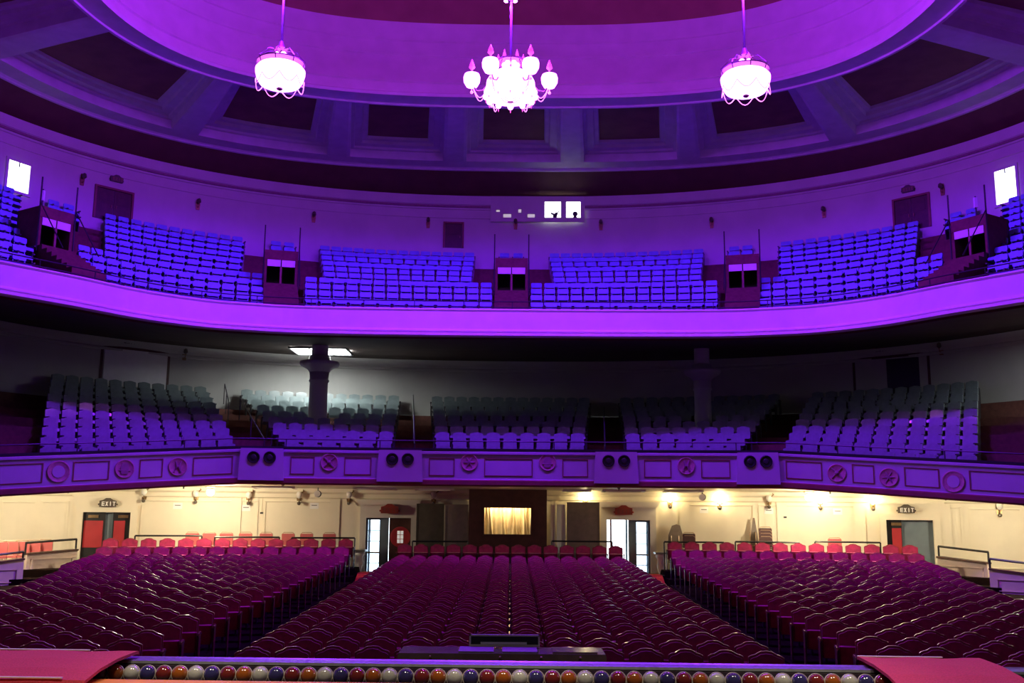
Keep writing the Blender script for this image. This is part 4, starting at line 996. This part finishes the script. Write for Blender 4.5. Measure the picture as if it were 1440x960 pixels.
for i, x in enumerate((270, 294, 318, 345, 374, 405, 431, 463)):
    q, f = hit(x, 752, c2); loose_chair(c2.pt(f, 0, 1.001), c2.rot(f), 'rose stacking chair behind the left rear rail, %s from the left' % nth(i))
for i, (x, n, dz) in enumerate(((969, 2, .10), (1077, 4, .10))):
    q, f = hit(x, 750, c2)
    for j in range(n): loose_chair(c2.pt(f, .04 * j, 1.001 + j * dz), c2.rot(f), '%s chair from the bottom of the %s stack of chairs at the right rear' % (nth(j), ('smaller', 'taller')[i]), True)
q, f = hit(1174, 752, c2); loose_chair(c2.pt(f, 0, 1.001), c2.rot(f), 'single rose chair behind the rightmost rear rail')
# folded tables leaning on the wall
for x, wpx, yt, lab, arch in ((949, 21, 737, 'rounded grey-brown folding table leaning on the wall by the right main doors', True), (1058, 15, 728, 'narrow grey folding table leaning beside the taller chair stack', False)):
    q, f = hit(x, yt, BACK, -.35); k = pxm(q); w = wpx / 2 * k; h = q.z - 1.0
    t = thing('folding_table', lab, 'table', BACK.pt(f, -.45, 1.001), BACK.rot(f))
    pts = [(-w, 0), (w, 0), (w, h * .75), (w * .7, h * .97), (w * .2, h), (-w * .4, h * .96), (-w * .9, h * .72)] if arch else [(-w, 0), (w, 0), (w * .9, h * .6), (w * .45, h), (w * .1, h), (-w * .5, h * .5)]
    m_ = lean(MB().slab(pts, -.02, .02), 0, .16); m_.build('top', 'table', t)
    for s in (-.5, .5): lean(MB().tube([(s * w, -.05, .05), (s * w, -.05, h * .7)], .015, 6), 0, .16).build('folded_leg', 'chair_frame', t)
    lean(MB().tube([(-w * .6, -.05, h * .4), (w * .6, -.05, h * .4)], .012, 5), 0, .16).build('brace', 'chair_frame', t)
q, f = hit(957, 716, BACK); t = thing('hanging_cord', 'dark cord hanging down the wall beside the rounded folding table', 'cord', BACK.pt(f, -.02, q.z), BACK.rot(f))
MB().box(-.02, .02, -.03, .01, -.12, .0).build('plug', 'black', t); MB().tube([(0, -.01, -.1), (.03, -.01, -.5), (.01, -.01, -1.0)], .012, 5).build('cable', 'iron', t)
# ---- side parapets with rails and chairs
def parapet(pts_px, label, base_z, railh):
    P = [atY(x, y, Y) for x, y, Y in pts_px]; o = Vector((P[0].x, P[0].y, base_z)); t = thing('parapet', label, 'parapet', o)
    for i in range(len(P) - 1):
        a, b = P[i], P[i + 1]; d = (Vector((b.x, b.y, 0)) - Vector((a.x, a.y, 0))); L = d.length; d.normalize(); n = Vector((d.y, -d.x, 0))
        if n.y > 0: n = -n
        def pt(s, off, z): v = a.lerp(b, s) + n * off; return (v.x - o.x, v.y - o.y, z - o.z)
        mb = MB(); za = lambda s: a.z + (b.z - a.z) * s
        mb.add([pt(0, 0, base_z), pt(1, 0, base_z), pt(1, 0, za(1)), pt(0, 0, za(0)), pt(0, -.15, base_z), pt(1, -.15, base_z), pt(1, -.15, za(1)), pt(0, -.15, za(0))], [(0, 1, 2, 3), (4, 7, 6, 5), (0, 4, 5, 1), (3, 2, 6, 7), (0, 3, 7, 4), (1, 5, 6, 2)]); mb.build('wall_face', 'parapet', t)
        mb = MB(); mb.add([pt(0, .05, za(0)), pt(1, .05, za(1)), pt(1, .05, za(1) + .05), pt(0, .05, za(0) + .05), pt(0, -.2, za(0)), pt(1, -.2, za(1)), pt(1, -.2, za(1) + .05), pt(0, -.2, za(0) + .05)], [(0, 1, 2, 3), (4, 7, 6, 5), (0, 4, 5, 1), (3, 2, 6, 7), (0, 3, 7, 4), (1, 5, 6, 2)]); mb.build('cap', 'darkwood', t)
        np_ = max(1, int(L / 1.6)); hh = min(za(0), za(1)) - base_z
        for j in range(np_):
            s0, s1 = (j + .08) / np_, (j + .92) / np_; mb = MB()
            for (u0, u1, v0, v1) in ((s0, s1, .80, .84), (s0, s1, .14, .18), (s0, s0 + .03, .14, .84), (s1 - .03, s1, .14, .84)):
                q = [pt(u0, .0, base_z + hh * v0), pt(u1, .0, base_z + hh * v0), pt(u1, .0, base_z + hh * v1), pt(u0, .0, base_z + hh * v1)]
                r_ = [tuple(Vector(v) + n * .03) for v in q]; mb.add(q + r_, [(4, 5, 6, 7), (0, 1, 5, 4), (2, 3, 7, 6), (1, 2, 6, 5), (0, 4, 7, 3)])
            mb.build('panel_moulding', 'parapet', t)
        if railh:
            MB().tube([pt(0, -.08, za(0) + railh), pt(1, -.08, za(1) + railh)], .035, 6).build('top_rail', 'black', t)
            for s in frange(0, 1, max(1, int(L / 1.9))): MB().tube([pt(s, -.08, za(s)), pt(s, -.08, za(s) + railh)], .028, 6).build('post', 'black', t)
    return t
parapet([(109, 774, 30.8), (38, 780, 29.2)], 'pale panelled parapet with black rail beside the left side door', .55, .34)
parapet([(34, 787, 28.4), (-60, 799, 27.0)], 'nearer pale panelled parapet at the left edge of the stalls', .50, .22)
parapet([(1318, 784, 30.7), (1388, 793, 29.2)], 'pale panelled parapet with black rail beside the right side door', .55, .34)
parapet([(1391, 801, 28.4), (1500, 815, 27.0)], 'nearer pale panelled parapet at the right edge of the stalls', .50, .30)
for sx, lab in ((-1, 'raised wooden side floor behind the left parapets'), (1, 'raised wooden side floor behind the right parapets')):
    mb = MB(); a = (sx * 13.0, 30.1); mb.add([(sx * 13.45, 30.75, .75), (sx * 14.25, 29.2, .75), (sx * 13.95, 28.4, .75), (sx * 15.2, 27.0, .75), (sx * 19, 27.0, .75), (sx * 19, 27.6, .75), (sx * 15.5, 30.6, .75)], [(0, 1, 2, 3, 4, 5, 6)])
    struct(mb.build('floor_side_box', 'tier'))
for i, (x, y, Y) in enumerate(((0, 760, 28.9), (15, 760, 29.3), (31, 760, 29.6), (47, 759, 29.9), (64, 758, 30.2))):
    q = atY(x, y, Y); loose_chair(Vector((q.x - .1, q.y + .2, max(.76, q.z - .92))), .35, 'rose chair behind the left parapet rail, %s from the left' % nth(i))

# ================================================================== STAGE EDGE
YAW = R(-1.6); zst = E - 1.605
def yawed(name, label=None, cat=None): 
    o = thing(name, label, cat, (0, 10.1, zst), YAW); return o
sf = MB().box(-14, 14, -8.0, -.31, -.06, .0).build('floor_stage', 'stage', None, False, (0, 10.1, zst), YAW); struct(sf)
MB().box(-14, 14, .45, .60, -1.1, .04).build('stage_front', 'darkwood', sf)
t = yawed('footlight_strip', 'row of coloured glass footlights in a steel-edged trough along the stage edge', 'footlights')
MB().box(-6.5, 6.5, -.29, .28, -.16, -.13).box(-6.5, 6.5, .26, .30, -.13, .05).box(-6.5, 6.5, -.305, -.28, -.16, -.02).build('trough', 'trough', t)
mb = MB(); mb.strip([[(x, .28, .06), (x, .29, .085), (x, .33, .09), (x, .36, .075), (x, .50, .085), (x, .53, .095), (x, .56, .085), (x, .56, .0)] for x in (-6.5, -3, 0, 3, 6.5)]); mb.build('steel_cap', 'steel', t)
sp_ = 23.2 * pxm(Vector((0, 10.1, zst)))
x0 = (546 - 717) * pxm(Vector((0, 10.1, zst)))
lens = MB().lathe([(.079, 0.0), (.077, -.02), (.067, -.045), (.050, -.062), (.028, -.072), (.001, -.075)], 22, axis='y'); rim = MB().lathe([(.081, .012), (.085, .006), (.085, -.010), (.081, -.018), (.077, -.012)], 22, axis='y')
LM = {c: lens.mesh('lens', 'lens_' + c, True) for c in ('white', 'blue', 'red', 'amber')}; RM = rim.mesh('rim', 'rim', True)
for i in range(-24, 42):
    c = ('white', 'blue', 'red', 'amber')[i % 4]; x = x0 + i * sp_
    if abs(x) > 5.2: continue
    o = obj('lens', LM[c], t, (x, .10, -.01)); o.rotation_euler = (R(-14), 0, 0); o['label'] = c + ' glass footlight lens'
    obj('rim', RM, o)
def red_mat(px0, px1, py, label, x_shift=0):
    a = atz(px0, py, zst + .14); b = atz(px1, py, zst + .14); o = thing('red_mat', label, 'mat', ((a.x + b.x) / 2, 10.1, zst), YAW); w = (b.x - a.x) / 2
    prof = [(-.62, .03), (-.60, .06), (-.30, .115), (.10, .145), (.50, .15), (.60, .15), (.63, .14)]
    mb = MB(); rows = []
    for i, x in enumerate(frange(-w, w, 10)): rows.append([(x, y, z + .006 * math.sin(i * 1.3 + y * 3)) for y, z in prof])
    low = [[(p[0], p[1], p[2] - .03) for p in r] for r in rows]
    mb.strip(rows); mb.strip(low); mb.strip([rows[0], low[0]]); mb.strip([rows[-1], low[-1]]); mb.strip([[r[0] for r in rows], [r[0] for r in low]]); mb.strip([[r[-1] for r in rows], [r[-1] for r in low]])
    mb.build('carpet', 'mat_red', o)
    MB().box(-w, w * .4, .60, .63, .151, .16).build('edge_strip', 'tape', o); MB().box(-w, w * .75, -.615, -.585, .068, .08).build('edge_strip', 'tape', o)
red_mat(-40, 197, 915, 'red carpet mat laid over the footlights at the left'); red_mat(1207, 1372, 926, 'red carpet mat laid over the footlights at the right')
# ---- long lacquered console in the pit
zt = atY(705, 919, 12.15).z; t = thing('organ_console', 'long dark lacquered console with a raised music rack in front of the stalls', 'console', (atY(706, 919, 12.15).x, 12.15, 0.0))
k = pxm(Vector((0, 12.15, zt))); W2 = 147 * k
MB().box(-W2 + .06, W2 - .06, .03, .55, 0.0, zt - .08).build('body', 'console', t)
MB().slab([(-W2, zt - .08), (W2, zt - .08), (W2, zt - .03), (W2 - .01, zt), (-W2 + .01, zt), (-W2, zt - .03)], 0, .60).build('top', 'console', t)
for x0_, x1_ in ((-62, -12), (0, 50), (72, 135)): MB().box(x0_ * k, x1_ * k, .06, .50, zt, zt + .018).build('lid', 'steel' if x0_ != 72 else 'console', t)
for x_ in (-101, -3, 55, 110): MB().ball((x_ * k, -.02, zt - .04), .018, 8).build('knob', 'brass', t)
rx0, rx1 = -49 * k, 55 * k; rr = MB(); rb = zt + .012; rh = .14
rr.box(rx0, rx1, .56, .59, rb + rh - .02, rb + rh).box(rx0, rx1, .54, .60, rb, rb + .02).box(rx0, rx0 + .02, .56, .59, rb, rb + rh).box(rx1 - .02, rx1, .56, .59, rb, rb + rh); rk = rr.build('music_rack', 'tape', t)
MB().box(rx0 + .02, rx1 - .02, .585, .60, rb + .02, rb + rh - .02).build('rack_back', 'black', rk); MB().box(rx0 + .14, rx1 - .16, .55, .58, rb + .025, rb + .05).build('paper_strip', 'paper', rk)
for x_ in (rx0 + .2, rx1 - .2): MB().box(x_ - .02, x_ + .02, .56, .59, zt, rb).build('bracket', 'brass', rk)
